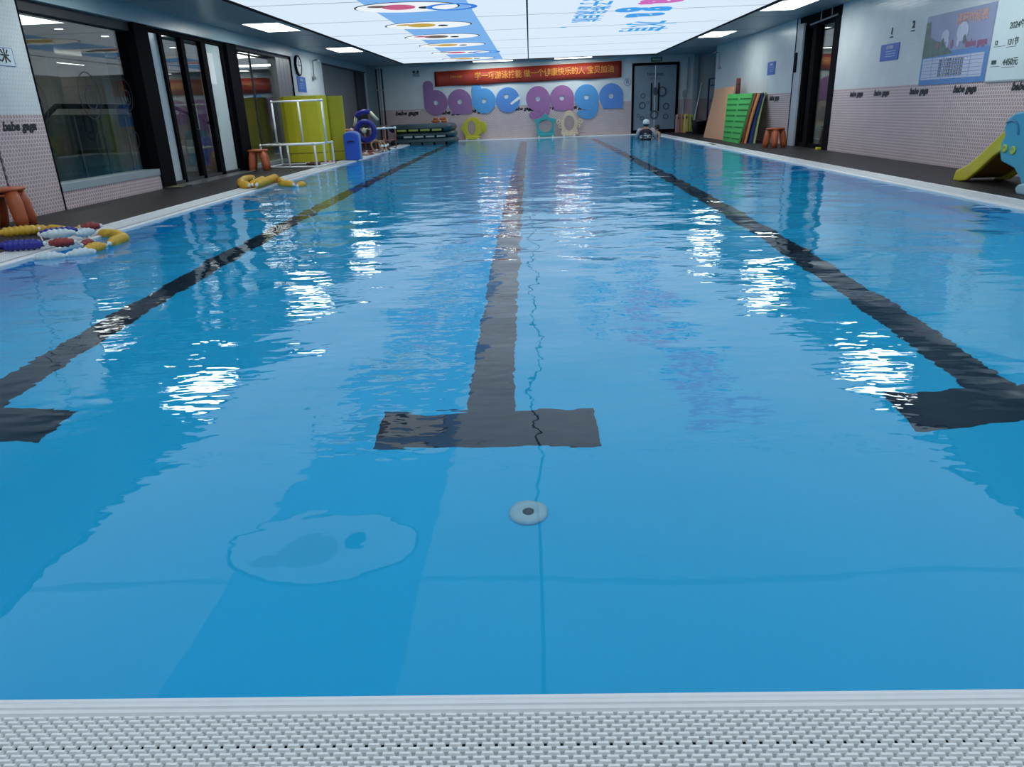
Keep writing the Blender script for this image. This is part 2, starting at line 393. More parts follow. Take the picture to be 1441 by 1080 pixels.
# ceiling: grey soffit around the light box
LX0, LX1, LY0, LY1 = -4.30, 4.36, -2.4, 27.3
bm = BM()
box(bm, XL-.3, LX0, YN, YB, ZC, ZC+.1); box(bm, LX1, 7.6, YN, YB, ZC, ZC+.1); box(bm, LX0, LX1, LY1, YB, ZC, ZC+.1); box(bm, LX0, LX1, YN, LY0, ZC, ZC+.1)
ce = tag(mk('ceiling', bm, m_ceil), kind='structure')
# joints of the metal ceiling panels
m_joint = mat('ceiling_joint', (.10, .12, .14), .6, .1, 5)
for y in np.arange(.6, 28, 2.72):
    for (a, b_) in ((XL+.06, LX0-.06), (LX1+.06, XR)): mk('panel_joint', bx(a, b_, y-.004, y+.004, ZC-.002, ZC), m_joint, ce)
lb = empty('light_box', (0, 0, ZC)); tag(lb, 'long backlit white stretch ceiling above the pool with printed pictures', 'ceiling light')
em_panel = bpy.data.materials.new('backlit_film'); em_panel.use_nodes = True
N = em_panel.node_tree.nodes; L = em_panel.node_tree.links; N.remove(N['Principled BSDF'])
e = N.new('ShaderNodeEmission'); tc = N.new('ShaderNodeTexCoord'); nz = N.new('ShaderNodeTexNoise'); nz.inputs['Scale'].default_value = .35
cr = N.new('ShaderNodeMix'); cr.data_type = 'RGBA'; cr.inputs[6].default_value = (.68, .82, .98, 1); cr.inputs[7].default_value = (.76, .88, 1, 1)
L.new(tc.outputs['Object'], nz.inputs[0]); L.new(nz.outputs['Fac'], cr.inputs[0]); L.new(cr.outputs[2], e.inputs[0]); e.inputs[1].default_value = LIGHTBOX
L.new(e.outputs[0], N['Material Output'].inputs[0])
bm = BM(); ringp(bm, [(LX0-.05, LY0-.05), (LX1+.05, LY0-.05), (LX1+.05, LY1+.05), (LX0-.05, LY1+.05)], [(LX0, LY0), (LX1, LY0), (LX1, LY1), (LX0, LY1)], 'xy', -.02, .06)
mk('frame', bm, m_black, lb)
mk('backing', bx(LX0, LX1, LY0, LY1, .05, .07), m_frost, lb)
mk('divider', bx(-.012, .012, LY0, LY1, -.012, .03), m_black, lb)
ny_ = 12; st = (LY1-LY0)/ny_
pme = {}
for i in range(ny_):
    for (a, b_) in ((LX0+.005, -.016), (.016, LX1-.005)):
        mk('film_panel', bx(a, b_, LY0+i*st+.018, LY0+(i+1)*st-.018, 0, .02), em_panel, lb)
m_seamf = emis('film_seam', (.52, .62, .72), LIGHTBOX*.75)
for i in range(1, ny_):
    for (a, b_) in ((LX0+.005, -.016), (.016, LX1-.005)): mk('film_seam', bx(a, b_, LY0+i*st-.032, LY0+i*st+.032, -.0015, 0), m_seamf, lb)
# printed, backlit pictures: blue band with plain ovals
def pr(col, k=1): return emis('print_%d' % len(bpy.data.materials), col, LIGHTBOX*k)
p_blue, p_white, p_line = pr((.20, .45, .85)), pr((.86, .93, .97)), pr((.02, .03, .06))
p_gold, p_pink, p_brown, p_dblue = pr((.55, .38, .08)), pr((.55, .12, .25)), pr((.16, .12, .11)), pr((.05, .22, .75))
zp = -.006
mk('printed_band', prism(BM(), [(-2.62, 3.2), (-1.0, 3.2), (-.86, 26.9), (-2.45, 26.9)], 'xy', zp, -.002), p_blue, lb)
for i, yc in enumerate((5.6, 8.2, 10.7, 13.2, 15.9, 18.3, 20.6, 23.2, 25.9)):
    x0 = -1.95
    mk('printed_oval_line', prism(BM(), ell(x0, yc, .86, .62, 28), 'xy', zp-.004, zp), p_line, lb)
    o = mk('printed_oval', prism(BM(), ell(x0, yc, .83, .585, 28), 'xy', zp-.008, zp-.004), p_white, lb)
    mk('printed_patch', prism(BM(), ell(x0-.12, yc-.10, .27, .3, 20), 'xy', zp-.012, zp-.008), (p_gold, p_brown, p_gold, p_pink)[i % 4], lb)
    mk('printed_patch', prism(BM(), ell(x0-.42, yc-.25, .18, .12, 16), 'xy', zp-.012, zp-.008), (p_gold, p_pink, p_gold, p_brown)[i % 4], lb)
    mk('printed_patch', prism(BM(), ell(x0+.28, yc+.05, .10, .13, 14), 'xy', zp-.012, zp-.008), p_line, lb)
    if i % 4 == 3:
        mk('printed_ring', ringp(BM(), ell(x0+.72, yc+.1, .42, .42), ell(x0+.72, yc+.1, .32, .32), 'xy', zp-.014, zp-.010), p_dblue, lb)
# printed brand lettering running away from the camera
p_pinkt, p_bluet = pr((.62, .16, .5)), pr((.06, .36, .85))
for ch, y, c in (('b', 8.6, p_pinkt), ('a', 9.6, p_pinkt), ('b', 10.6, p_bluet), ('e', 11.6, p_bluet), ('g', 12.9, p_pinkt), ('a', 13.75, p_pinkt), ('g', 14.75, p_bluet), ('a', 15.65, p_bluet)):
    text_mesh(ch, 1.35, c, M_ceil(2.36, y, ZC-.012), 'printed_letter', None, bold=.06, extrude=.001)
    o = bpy.context.scene.objects[-1]
for o in [o for o in C.objects if o.name.startswith('printed_letter') and o.parent is None]:
    o.parent = lb; o.data.transform(Matrix.Translation((0, 0, -ZC)))
t_ = text_mesh('水育', 1.15, p_bluet, M_ceil(2.55, 17.9, -.012), 'printed_letter', lb, bold=.012, extrude=.001)
t_ = text_mesh('亲子游泳启航', .62, p_bluet, M_ceil(1.12, 14.6, -.012), 'printed_letter', lb, bold=.008, extrude=.001)
t_ = text_mesh('.', 1.0, p_bluet, M_ceil(1.02, 17.3, -.012), 'printed_letter', lb, bold=.02, extrude=.001)

# square LED panels in the grey ceiling
m_led = emis('led_diffuser', (.93, 1, .97), LED)
m_led2 = emis('lobby_led_diffuser', (1, .98, .93), 5)
def led(x0, x1, y0, y1, label, z=ZC):
    t = empty('led_panel', ((x0+x1)/2, (y0+y1)/2, z)); tag(t, label, 'ceiling light', 'square ceiling light panels')
    a, b_ = (x1-x0)/2, (y1-y0)/2
    mk('frame', ringp(BM(), [(-a-.03, -b_-.03), (a+.03, -b_-.03), (a+.03, b_+.03), (-a-.03, b_+.03)], [(-a, -b_), (a, -b_), (a, b_), (-a, b_)], 'xy', -.012, .0), m_white, t)
    mk('diffuser', bx(-a, a, -b_, b_, -.007, -.001), m_led2 if x0 < XL else m_led, t)
led(-5.15, -4.5, 14.5, 15.9, 'bright ceiling light panel above the glass doors, nearest on the left')
led(-5.10, -4.45, 20.1, 21.5, 'bright ceiling light panel above the wall clock on the left')
led(-5.15, -4.5, 9.1, 10.4, 'ceiling light panel above the first lobby window, seen only in the water')
led(4.48, 5.12, 14.4, 15.8, 'bright ceiling light panel at the top right before the dark doorway')
led(4.50, 5.12, 19.9, 21.4, 'bright ceiling light panel above the leaning mats on the right')
led(4.48, 5.12, 9.3, 10.6, 'ceiling light panel above the wall poster, seen only in the water')
led(-5.15, -4.5, 3.6, 4.9, 'ceiling light panel near the camera over the left deck')
led(4.48, 5.12, 3.6, 4.9, 'ceiling light panel near the camera over the right deck')
led(-1.93, -.55, 27.45, 28.0, 'long ceiling light at the back wall left of the centre line')
led(.91, 2.2, 27.45, 28.0, 'long ceiling light at the back wall right of the centre line')

# ------------------------------------------------------------------ lobby behind the left glazing
m_lobw = mat('lobby_wall', (.42, .40, .38), .5, .1, 2); m_lobf = mat('lobby_floor', (.07, .085, .075), .3, .2, 1.5); m_lobc = mat('lobby_ceiling', (.42, .41, .40), .6, .05, 2)
LXB = -11.5
tag(mk('floor_lobby', bx(LXB, XL-.3, 3, 31, -.2, 0), m_lobf), kind='structure')
tag(mk('ceiling_lobby', bx(LXB, XL-.3, 3, 31, 2.62, 2.72), m_lobc), kind='structure')
bm = BM(); box(bm, LXB-.2, LXB, 3, 31, 0, 2.7); box(bm, LXB, XL-.3, 2.8, 3, 0, 2.7); box(bm, LXB, XL-.3, 31, 31.2, 0, 2.7)
tag(mk('wall_lobby', bm, m_lobw), kind='structure')
tag(mk('trim_13', bx(LXB, LXB+.03, 3, 31, .45, 1.25), mat('lobby_lining', (.12, .13, .12), .5, .15, 2)), kind='structure')
m_col = mat('lobby_column', (.62, .60, .57), .5, .05, 3)
for y, lab in ((14.9, 'pale square lobby column behind the first window, nearer the depth sign'), (16.7, 'pale square lobby column behind the first window, nearer the glass doors'), (22.5, 'pale square lobby column behind the second window')):
    t = empty('column', (-9.2, y, 0)); tag(t, lab, 'column', 'lobby columns')
    mk('shaft', bx(-.16, .16, -.16, .16, 0, 2.62), m_col, t); mk('plinth', bx(-.19, .19, -.19, .19, 0, .12), m_col, t)
# balustrade
t = empty('balustrade', (-7.5, 11.4, 0)); tag(t, 'glass balustrade with a dark handrail in the lobby behind the first window', 'balustrade')
tube(bm := BM(), [(0, -.4, .75), (0, .8, 1.31), (0, 4.4, 1.31)], .04, 8); mk('handrail', bm, m_black, t)
for k in range(5):
    mk('glass_panel', bx(-.008, .008, .42+k*.8, 1.18+k*.8, .08, 1.18), m_glassg, t)
    mk('post', bx(-.02, .02, .38+k*.8, .415+k*.8, 0, 1.15), m_steel, t)
t = empty('balustrade', (-8.4, 18.2, 0)); tag(t, 'sloping stair handrail with glass seen through the glass doors', 'balustrade')
tube(bm := BM(), [(0, 0, 1.35), (0, 4.2, .5)], .04, 8); mk('handrail', bm, m_black, t)
for k in range(4): mk('post', bx(-.02, .02, .3+k*1.1, .34+k*1.1, 0, 1.25-k*.22), m_steel, t)
# low cabinets / shelving against the lobby wall
m_lowg = mat('lobby_green', (.16, .24, .18), .5, .2, 3)
for k, y in enumerate((11.0, 13.6, 16.2)):
    t = empty('planter', (-10.9, y, 0)); tag(t, ('dark planter in the lobby seen low behind the first window', 'dark planter in the middle of the lobby wall', 'dark planter behind the glass doors')[k], 'planter', 'lobby planters')
    mk('trough', bx(-.25, .25, -.6, .6, 0, .45), m_dark, t, bevel=.02)
    bm = BM()
    for q in range(70):
        x, yy, h = rnd.uniform(-.2, .2), rnd.uniform(-.55, .55), rnd.uniform(.3, .75); dx, dy = rnd.uniform(-.25, .25), rnd.uniform(-.25, .25)
        a = [bm.verts.new(p) for p in ((x-.015, yy, .44), (x+.015, yy, .44), (x+dx*.6+.02, yy+dy*.6, .44+h*.7), (x+dx, yy+dy, .44+h))]; bm.faces.new(a)
    o = mk('leaves', bm, m_lowg, t); o['kind'] = 'stuff'
# lobby windows low down let in a little light
m_day = emis('lobby_daylight', (.85, 1, .92), .9)
for k, y in enumerate((9.6, 12.2, 14.8)):
    t = tag(empty('window_%d' % (11+k), (LXB+.02, y, .1)), kind='structure')
    mk('pane', bx(-.005, .005, -1.1, 1.1, 0, .32), m_day, t); mk('frame', ringp(BM(), [(-1.15, -.05), (1.15, -.05), (1.15, .37), (-1.15, .37)], [(-1.1, 0), (1.1, 0), (1.1, .32), (-1.1, .32)], 'yz', -.01, .02), m_steel, t)
led(-8.40, -7.65, 11.9, 13.25, 'lobby ceiling light panel behind the first window at the top left corner', 2.62)
led(-8.2, -7.55, 20.6, 22.0, 'lobby ceiling light panel seen through the second window', 2.62)
led(-9.4, -8.0, 24.6, 25.6, 'long lobby ceiling light strip seen through the second window', 2.62)
led(-10.9, -10.8, 14, 20, 'thin lobby light strip seen through the glass doors', 2.40)
m_down = emis('downlight_lens', (1, .98, .92), 12)
for k, (x, y) in enumerate(((-8.23, 14.0), (-8.18, 15.4), (-8.15, 18.2), (-6.25, 19.0))):
    t = empty('downlight', (x, y, 2.62)); tag(t, ('small round downlight in the lobby nearest the depth sign', 'small round downlight in the lobby left of the glass doors', 'small round downlight seen through the glass doors', 'small round downlight at the right end of the second window')[k], 'downlight', 'lobby downlights')
    lathe(bm := BM(), [(.07, -.006), (.07, 0)], 16); mk('lens', bm, m_down, t)
    ringp(bm := BM(), ell(0, 0, .095, .095, 20), ell(0, 0, .07, .07, 20), 'xy', -.01, 0); mk('trim_ring', bm, m_white, t)

# ------------------------------------------------------------------ glazing on the left
t = tag(empty('window_1', (XL-.12, 9.15, 0)), kind='structure')
mk('pane', bx(-.006, .006, 0, 2.55, .33, 2.30), m_glass, t)
# plain line rings printed on the glass
m_linep = mat('glass_print', (.012, .012, .02), .5, .1, 10)
for (y, z, ry, rz) in ((.08, 1.28, .22, .27), (1.28, 1.38, .26, .3), (2.22, 1.40, .18, .22)):
    ringp(bm := BM(), ell(y, z, ry, rz, 36), ell(y, z, ry-.012, rz-.012, 36), 'yz', .007, .009); mk('printed_ring', bm, m_linep, t)
    ringp(bm := BM(), ell(y+.02, z-.03, ry*.55, rz*.5, 24), ell(y+.02, z-.03, ry*.55-.02, rz*.5-.02, 24), 'yz', .007, .009); mk('printed_ring', bm, m_linep, t)
    ringp(bm := BM(), ell(y+.04, z-.62, ry*.5, rz*.55, 24), ell(y+.04, z-.62, ry*.5-.012, rz*.55-.012, 24), 'yz', .007, .009); mk('printed_ring', bm, m_linep, t)
# black columns left and right of the door set
tag(mk('trim_11', bx(XL-.3, XL+.03, 11.70, 12.14, DZ, 2.42), m_black, bevel=.01), kind='structure')
tag(mk('trim_12', bx(XL-.3, XL+.03, 15.22, 15.72, DZ, 2.42), m_black, bevel=.01), kind='structure')
t = tag(empty('door_1', (XL-.1, 12.14, DZ)), kind='structure')
H_ = 2.34
def pane(p, y0, y1, m_): return mk('pane', bx(-.008, .008, y0, y1, .06, H_-.04), m_, p)
pane(t, .02, .50, m_frost)
pane(t, .60, 1.26, m_glass); pane(t, 1.40, 2.08, m_glass); pane(t, 2.28, 2.98, m_frost)
for y0, y1 in ((.50, .60), (1.26, 1.40), (2.08, 2.28), (2.98, 3.08), (-.02, .02)): mk('stile', bx(-.04, .05, y0, y1, 0, H_), m_black, t, bevel=.005)
mk('top_rail', bx(-.05, .06, 0, 3.08, H_-.03, H_+.06), m_black, t); mk('bottom_rail', bx(-.05, .05, 0, 3.08, 0, .06), m_dark, t)
mk('threshold', bx(-.1, .35, -.05, 3.1, 0, .012), m_steel, t)
mk('paper_notice', bx(.009, .012, 2.35, 2.62, 1.62, 2.15), m_white, t)
mk('door_handle', tube(BM(), [(.05, 1.3, .85), (.1, 1.3, .85), (.1, 1.3, 1.25), (.05, 1.3, 1.25)], .012, 8), m_steel, t)
# second window with steel cladding at its far end
t = tag(empty('window_2', (XL-.12, 15.72, 0)), kind='structure')
mk('pane', bx(-.006, .006, 0, 2.5, .1, 2.34), m_glass, t); mk('mullion', bx(-.02, .02, 1.05, 1.08, .1, 2.34), m_dark, t)
mk('sill', bx(-.1, .1, 0, 3.5, DZ, .1), m_grey, t)
for k in range(4): mk('steel_panel', bx(-.04+.02*(k % 2), .1, 2.5+.27*k, 2.755+.27*k, .1, 2.34), m_steel, t, bevel=.01)
# far sliding partition
m_part = mat('partition_taupe', (.17, .155, .155), .22, .12, 1.2)
t = tag(empty('door_2', (XL-.1, 22.16, DZ)), kind='structure')
for k in range(3): mk('leaf', bx(-.02-.02*k, .02-.02*k, .04+1.5*k, 1.52+1.5*k, .04, 2.38), m_part, t, bevel=.004)
mk('leaf', bx(-.03, .03, 4.56, 5.9, .04, 2.38), m_dark, t)
mk('frame', bx(-.05, .06, 0, .04, 0, 2.41), m_dark, t); mk('top_track', bx(-.08, .08, 0, 5.94, 2.38, 2.44), m_dark, t)

# ------------------------------------------------------------------ right side door
t = tag(empty('door_3', (XR+.08, 15.32, DZ)), kind='structure')
for y0, y1 in ((0, .30), (1.20, 1.42), (1.78, 1.90)): mk('stile', bx(-.09, .06, y0, y1, 0, 2.42), m_black, t, bevel=.006)
mk('top_rail', bx(-.06, .06, 0, 1.9, 2.36, 2.44), m_black, t); mk('bottom_rail', bx(-.06, .06, 0, 1.9, 0, .08), m_black, t)
mk('pane', bx(-.006, .006, .3, 1.2, .08, 2.36), m_glass, t); mk('pane', bx(-.006, .006, 1.42, 1.78, .08, 2.36), m_glass, t)
mk('door_stop', bx(-.2, -.12, .2, .32, 0, .05), m_yellow, t, bevel=.01)
tube(bm := BM(), [(-.12, .1, 2.44), (-.12, 1.5, 2.40)], .02, 8); mk('door_closer', bm, m_steel, t)
for y in (.45, 1.0): tube(bm := BM(), [(-.1, y, 2.42), (-.1, y, 2.6)], .012, 8); mk('hanger_rod', bm, m_steel, t)
m_corr = mat('corridor_wall', (.20, .19, .19), .5, .1, 2)
bm = BM(); box(bm, 8.6, 8.8, 13, 21, 0, 2.7); box(bm, XR+.3, 8.6, 12.9, 13, 0, 2.7); box(bm, XR+.3, 8.6, 20.9, 21, 0, 2.7)
tag(mk('wall_corridor', bm, m_corr), kind='structure'); tag(mk('ceiling_corridor', bx(XR+.25, 8.8, 12.9, 21, 2.62, 2.7), m_lobc), kind='structure')
tag(mk('floor_corridor', bx(XR+.25, 8.8, 12.9, 21, -.2, 0), m_lobf), kind='structure')
led(7.7, 7.8, 16.5, 20, 'thin light strip inside the corridor behind the right hand door', 2.55)
tag(mk('door_bell', bx(XR-.075, XR-.05, 17.42, 17.52, 1.55, 1.95), m_black, bevel=.01), 'small black reader box on the pale strip beside the right doorway', 'card reader')

# back door with frosted leaf
m_bdoor = mat('back_door_glass', (.20, .27, .33), .2, .1, 2)
t = tag(empty('door_4', (4.52, YB-.03, DZ)), kind='structure')
for x0, x1 in ((-.82, -.75), (.75, .84)): mk('jamb', bx(x0, x1, -.03, .1, 0, 2.35), m_black, t)
mk('head', bx(-.82, .84, -.03, .1, 2.28, 2.37), m_black, t); mk('sill_rail', bx(-.75, .75, -.02, .05, 0, .12), m_black, t)
mk('leaf', bx(-.75, -.01, 0, .03, .12, 2.28), m_bdoor, t); mk('leaf', bx(.01, .75, 0, .03, .12, 2.28), m_bdoor, t)
for x in (-.13, .13): tube(bm := BM(), [(x, -.06, .75), (x, -.06, 1.7)], .024, 8); box(bm, x-.01, x+.01, -.06, 0, .85, .87); box(bm, x-.01, x+.01, -.06, 0, 1.58, 1.6); mk('pull_handle', bm, m_black, t)
m_dprint = mat('door_print', (.05, .08, .12), .5, .1, 10)
for (x, z, r) in ((-.42, 1.28, .09), (-.44, .95, .13), (-.58, .62, .06), (-.44, .52, .08), (.42, .90, .12), (.42, .55, .1), (-.25, 1.05, .05), (0, .62, .16)):
    ringp(bm := BM(), ell(x, z, r, r, 18), ell(x, z, r*.6, r*.6, 18), 'xz', -.004, -.001); mk('printed_ring', bm, m_dprint, t)
ringp(bm := BM(), ell(.25, 1.4, .16, .17, 20), ell(.25, 1.4, .12, .13, 20), 'xz', -.05, -.03); mk('wreath', bm, m_dprint, t); prism(bm := BM(), ell(.02, 1.42, .09, .14, 12), 'xz', -.05, -.03); mk('hang_tag', bm, m_dprint, t)
text_mesh('babe gaga', .15, m_dprint, M_back(0, 2.0, -.003), 'lettering', t, bold=.004)
text_mesh('亲子游泳', .09, m_dprint, M_back(0, 1.84, -.003), 'lettering', t)

# ------------------------------------------------------------------ big wall letters
m_pur_shade = mat('letter_purple_shaded', (.27, .13, .30), .45, .06, 6); m_pink = mat('letter_pink', (.34, .14, .33), .45, .06, 6); m_lblue = mat('letter_blue', (.08, .30, .62), .45, .06, 6); m_lblue2 = mat('letter_mid_blue', (.09, .24, .60), .45, .06, 6)  # first purple is darker: shadow on those letters is painted into it
sg = empty('wall_lettering', (0, YB, 0)); tag(sg, 'huge rounded purple and blue wall letters reading babe gaga', 'lettering')
Y0, Y1 = -.03, -.002
def letter(kind, cx, cz, m_):
    r = .43; bm = BM(); hc = (cx, cz)
    lay = [0]
    def cap(x0, x1, z0, z1, rt=.12, rb=.05):
        lay[0] += 1   # rounded bar
        pts = []
        for (px, pz, rr, a0) in ((x1-rt, z1-rt, rt, 0), (x0+rt, z1-rt, rt, 90), (x0+rb, z0+rb, rb, 180), (x1-rb, z0+rb, rb, 270)):
            for k in range(6): a = R(a0+18*k); pts.append((px+rr*math.cos(a), pz+rr*math.sin(a)))
        prism(bm, pts, 'xz', Y0+.002*lay[0], Y1)
    hole = (cx, cz, .085)
    if kind == 'e': hole = (cx-.06, cz+.13, .085)
    ringp(bm, ell(cx, cz, r, r, 40), ell(hole[0], hole[1], hole[2], hole[2], 40), 'xz', Y0, Y1)
    if kind == 'b': cap(cx-r, cx-r+.36, cz-.2, cz+.74 if cx < -3 else cz+.55, .15)
    if kind == 'a': cap(cx+.1, cx+r, cz-.42, cz+.1, .05, .04); cap(cx-.3, cx+r-.02, cz-.42, cz-.2, .1, .04)
    if kind == 'g':
        cap(cx+.12, cx+r, cz-.55, cz+.1, .05, .12)
        prism(bm, [(cx-.34, cz-.52), (cx-.30, cz-.62), (cx-.1, cz-.74), (cx+.12, cz-.75), (cx+.30, cz-.68), (cx+.41, cz-.5), (cx+.1, cz-.42), (cx-.1, cz-.45), (cx-.26, cz-.42)], 'xz', Y0+.006, Y1)
    o = mk('letter_'+kind, bm, m_, sg)
    if kind == 'e':   # pale slit that opens the e
        pts = [(cx+.08, cz-.12), (cx+.13, cz-.17), (cx+.46, cz+.03), (cx+.42, cz+.12), (cx+.36, cz+.09)]
        mk('letter_slit', prism(BM(), pts, 'xz', Y0-.004, Y0), m_white, o)
for k, x, m_ in (('b', -3.4, m_pur_shade), ('a', -2.53, m_pur_shade), ('b', -1.65, m_lblue), ('e', -.78, m_lblue2), ('g', .31, m_pink), ('a', 1.18, m_pink), ('g', 2.06, m_lblue), ('a', 2.95, m_lblue2)):
    letter(k, x, 1.345, m_)
m_reg = mat('print_mauve', (.25, .2, .35), .5, .1, 10)
ringp(bm := BM(), ell(3.54, 1.79, .13, .13, 24), ell(3.54, 1.79, .11, .11, 24), 'xz', -.008, -.001); mk('registered_ring', bm, m_reg, sg)
text_mesh('R', .2, m_reg, M_back(3.54, 1.79, -.004), 'registered_letter', sg, bold=.004)

# red banner
m_ban = mat('banner_red', (.40, .035, .015), .5, .2, 2); m_bant = mat('banner_gold', (.75, .30, .04), .5, .15, 8)
bn = empty('banner', (0, YB-.045, 0)); tag(bn, 'long red cloth banner with gold writing hung across the back wall', 'banner')
bm = BM(); nseg = 40
rows = []
for i in range(nseg+1):
    x = -3.39+6.7*i/nseg; f = i/nseg; top = 2.38+.12*f; bot = 1.88+.075*f
    wv = .012*math.sin(i*.9)
    rows.append([bm.verts.new((x, wv-.004, top)), bm.verts.new((x, wv*.6, (top+bot)/2)), bm.verts.new((x, wv-.004, bot+.01*math.sin(i*.5)))])
for a, b_ in zip(rows, rows[1:]):
    for k in range(2): bm.faces.new((a[k], a[k+1], b_[k+1], b_[k]))
o = mk('cloth', bm, m_ban, bn, True); s_ = o.modifiers.new('thick', 'SOLIDIFY'); s_.thickness = .004
tilt = frame_M(Vector((1, 0, .0145)).normalized(), Vector((-.0145, 0, 1)).normalized(), (.55, -.03, 2.2))
text_mesh('学一项游泳技能 做一个健康快乐的人 宝贝加油', .27, m_bant, tilt, 'lettering', bn, bold=.003, wide=.9)
text_mesh('babe gaga', .11, m_bant, M_back(-2.6, 2.2, -.03), 'lettering', bn, bold=.001)
for x in (-3.37, 3.29):
    tube(bm := BM(), [(x, .0, 1.9 if x < 0 else 1.97), (x, 0, 2.37 if x < 0 else 2.49)], .014, 8); mk('end_pole', bm, m_black, bn)

# small black wall logos (prints on the tiles)
def logos(M_fn, spots, plane, par):
    for (a, z, s) in spots: text_mesh('babe gaga', .125*s, m_text_black, M_fn(a, z, plane), 'logo_print', par, bold=.006*s, shear=.25, extrude=.0008, wide=1.15)
logos(M_right, [(y, 1.05, 1) for y in (9.45, 10.76, 12.0, 13.25, 14.25)] + [(18.95, 1.05, 1.3), (20.0, 1.05, 1.3)], XR-.002, wr)
logos(M_left, [(8.66, 1.02, 1.05)], XL+.002, wl)
logos(M_back, [(-4.5, 1.02, 1.5), (-2.9, .99, 1.5), (-1.95, 1.02, 1.5), (-.25, 1.03, 1.3), (.78, 1.03, 1.0), (1.72, 1.02, 1.6), (.3, .99, 1.2)], YB-.0015, wb)

# depth sign on the left column
t = empty('depth_sign', (XL, 8.60, 1.75)); tag(t, 'white depth sign reading 1.2 metres on the left tiled column', 'sign')
mk('plate', bx(0, .004, -.28, .26, -.095, .095), mat('sign_white', (.62, .70, .74), .4, .05, 8), t)
ringp(bm := BM(), [(-.28, -.095), (.26, -.095), (.26, .095), (-.28, .095)], [(-.275, -.09), (.255, -.09), (.255, .09), (-.275, .09)], 'yz', .004, .006); mk('border', bm, m_blue_sign, t)
text_mesh('1.2米', .155, m_text_black, M_left(.02, .0, .006), 'lettering', t, bold=.002)

# poster on the right wall
def yz_panel(x, y0, y1, z0, z1, th=.006): return bx(x-th, x, y0, y1, z0, z1)
ps = empty('poster', (XR, 0, 0)); tag(ps, 'large blue timetable poster with a landscape picture on the right wall', 'poster')
m_pos = mat('poster_lilac', (.26, .30, .46), .3, .18, 3); m_pos2 = mat('poster_blue', (.10, .24, .52), .3, .1, 4); m_pos3 = mat('poster_pale', (.50, .52, .64), .3, .06, 10); m_pos4 = mat('poster_green', (.10, .17, .15), .3, .5, 9); m_pos5 = mat('poster_orange', (.60, .33, .26), .4, .1, 10); m_pos6 = mat('poster_mauve', (.30, .12, .22), .4, .3, 10)
mk('sheet', yz_panel(0, 10.33, 12.03, 1.13, 2.06, .008), m_pos, ps)
mk('lower_field', yz_panel(-.008, 10.33, 12.03, 1.13, 1.56, .002), m_pos2, ps)
prism(bm := BM(), [(12.03, 1.50), (12.03, 1.98), (11.92, 1.98), (11.88, 1.78), (11.72, 1.72), (11.5, 1.68), (11.3, 1.58), (11.2, 1.52)], 'yz', -.011, -.0085); mk('picture_trees', bm, m_pos4, ps)
mk('table_field', yz_panel(-.011, 10.42, 11.98, 1.2, 1.49, .002), m_pos3, ps)
for k in range(6): mk('table_line', yz_panel(-.013, 10.44, 11.96, 1.225+.046*k, 1.231+.046*k, .001), m_pos2, ps)
for y in (10.72, 11.05, 11.4, 11.7): mk('table_line', yz_panel(-.013, y, y+.008, 1.2, 1.49, .001), m_pos2, ps)
for k, y in enumerate((11.25, 11.37, 11.5, 11.62, 11.1, 10.95)):
    prism(bm := BM(), ell(y, 1.64+.02*(k % 3), .035, .06, 12), 'yz', -.014, -.0115); mk('picture_spot', bm, (m_pos6, m_pos3, m_pos4)[k % 3], ps)
prism(bm := BM(), ell(11.02, 1.78, .14, .12, 20), 'yz', -.0135, -.0105); mk('picture_cloud', bm, m_pos3, ps)
prism(bm := BM(), ell(11.45, 1.76, .1, .08, 20), 'yz', -.0135, -.0105); mk('picture_cloud', bm, m_pos3, ps)
text_mesh('课程时间表', .15, m_pos5, M_right(10.85, 1.93, -.010), 'lettering', ps, bold=.003)
text_mesh('babe gaga', .13, m_pos6, M_right(10.66, 1.62, -.012), 'lettering', ps, bold=.004)
for k in range(5):
    text_mesh('星期一 亲子课 婴儿班 幼儿班 游泳', .042, m_text_black, M_right(11.2, 1.25+.046*k, -.014), 'lettering', ps, extrude=.0005)
bd = empty('price_board', (XR, 0, 0)); tag(bd, 'white notice board with handwritten prices at the right edge', 'notice board')
mk('board', yz_panel(0, 8.9, 10.30, 1.13, 2.25, .008), mat('board_white', (.62, .72, .74), .3, .04, 6), bd)
mk('ledge', yz_panel(-.002, 8.9, 10.30, 1.115, 1.135, .014), m_grey, bd)
m_ink = mat('ink_green', (.05, .08, .07), .5, .1, 10)
for s, y, z, sz in (('2024年', 9.83, 1.745, .10), ('12', 10.20, 1.57, .07), ('131节', 9.86, 1.56, .09), ('888', 10.18, 1.345, .07), ('4450元', 9.84, 1.335, .10)):
    text_mesh(s, sz, m_ink, M_right(y, z, -.010), 'lettering', bd, bold=.002)
for y0, y1, z in ((10.0, 10.25, 1.525), (10.05, 10.25, 1.295), (9.74, 10.0, 1.275), (9.78, 9.98, 1.505)): mk('underline', yz_panel(-.009, y0, y1, z, z+.006, .001), m_ink, bd)

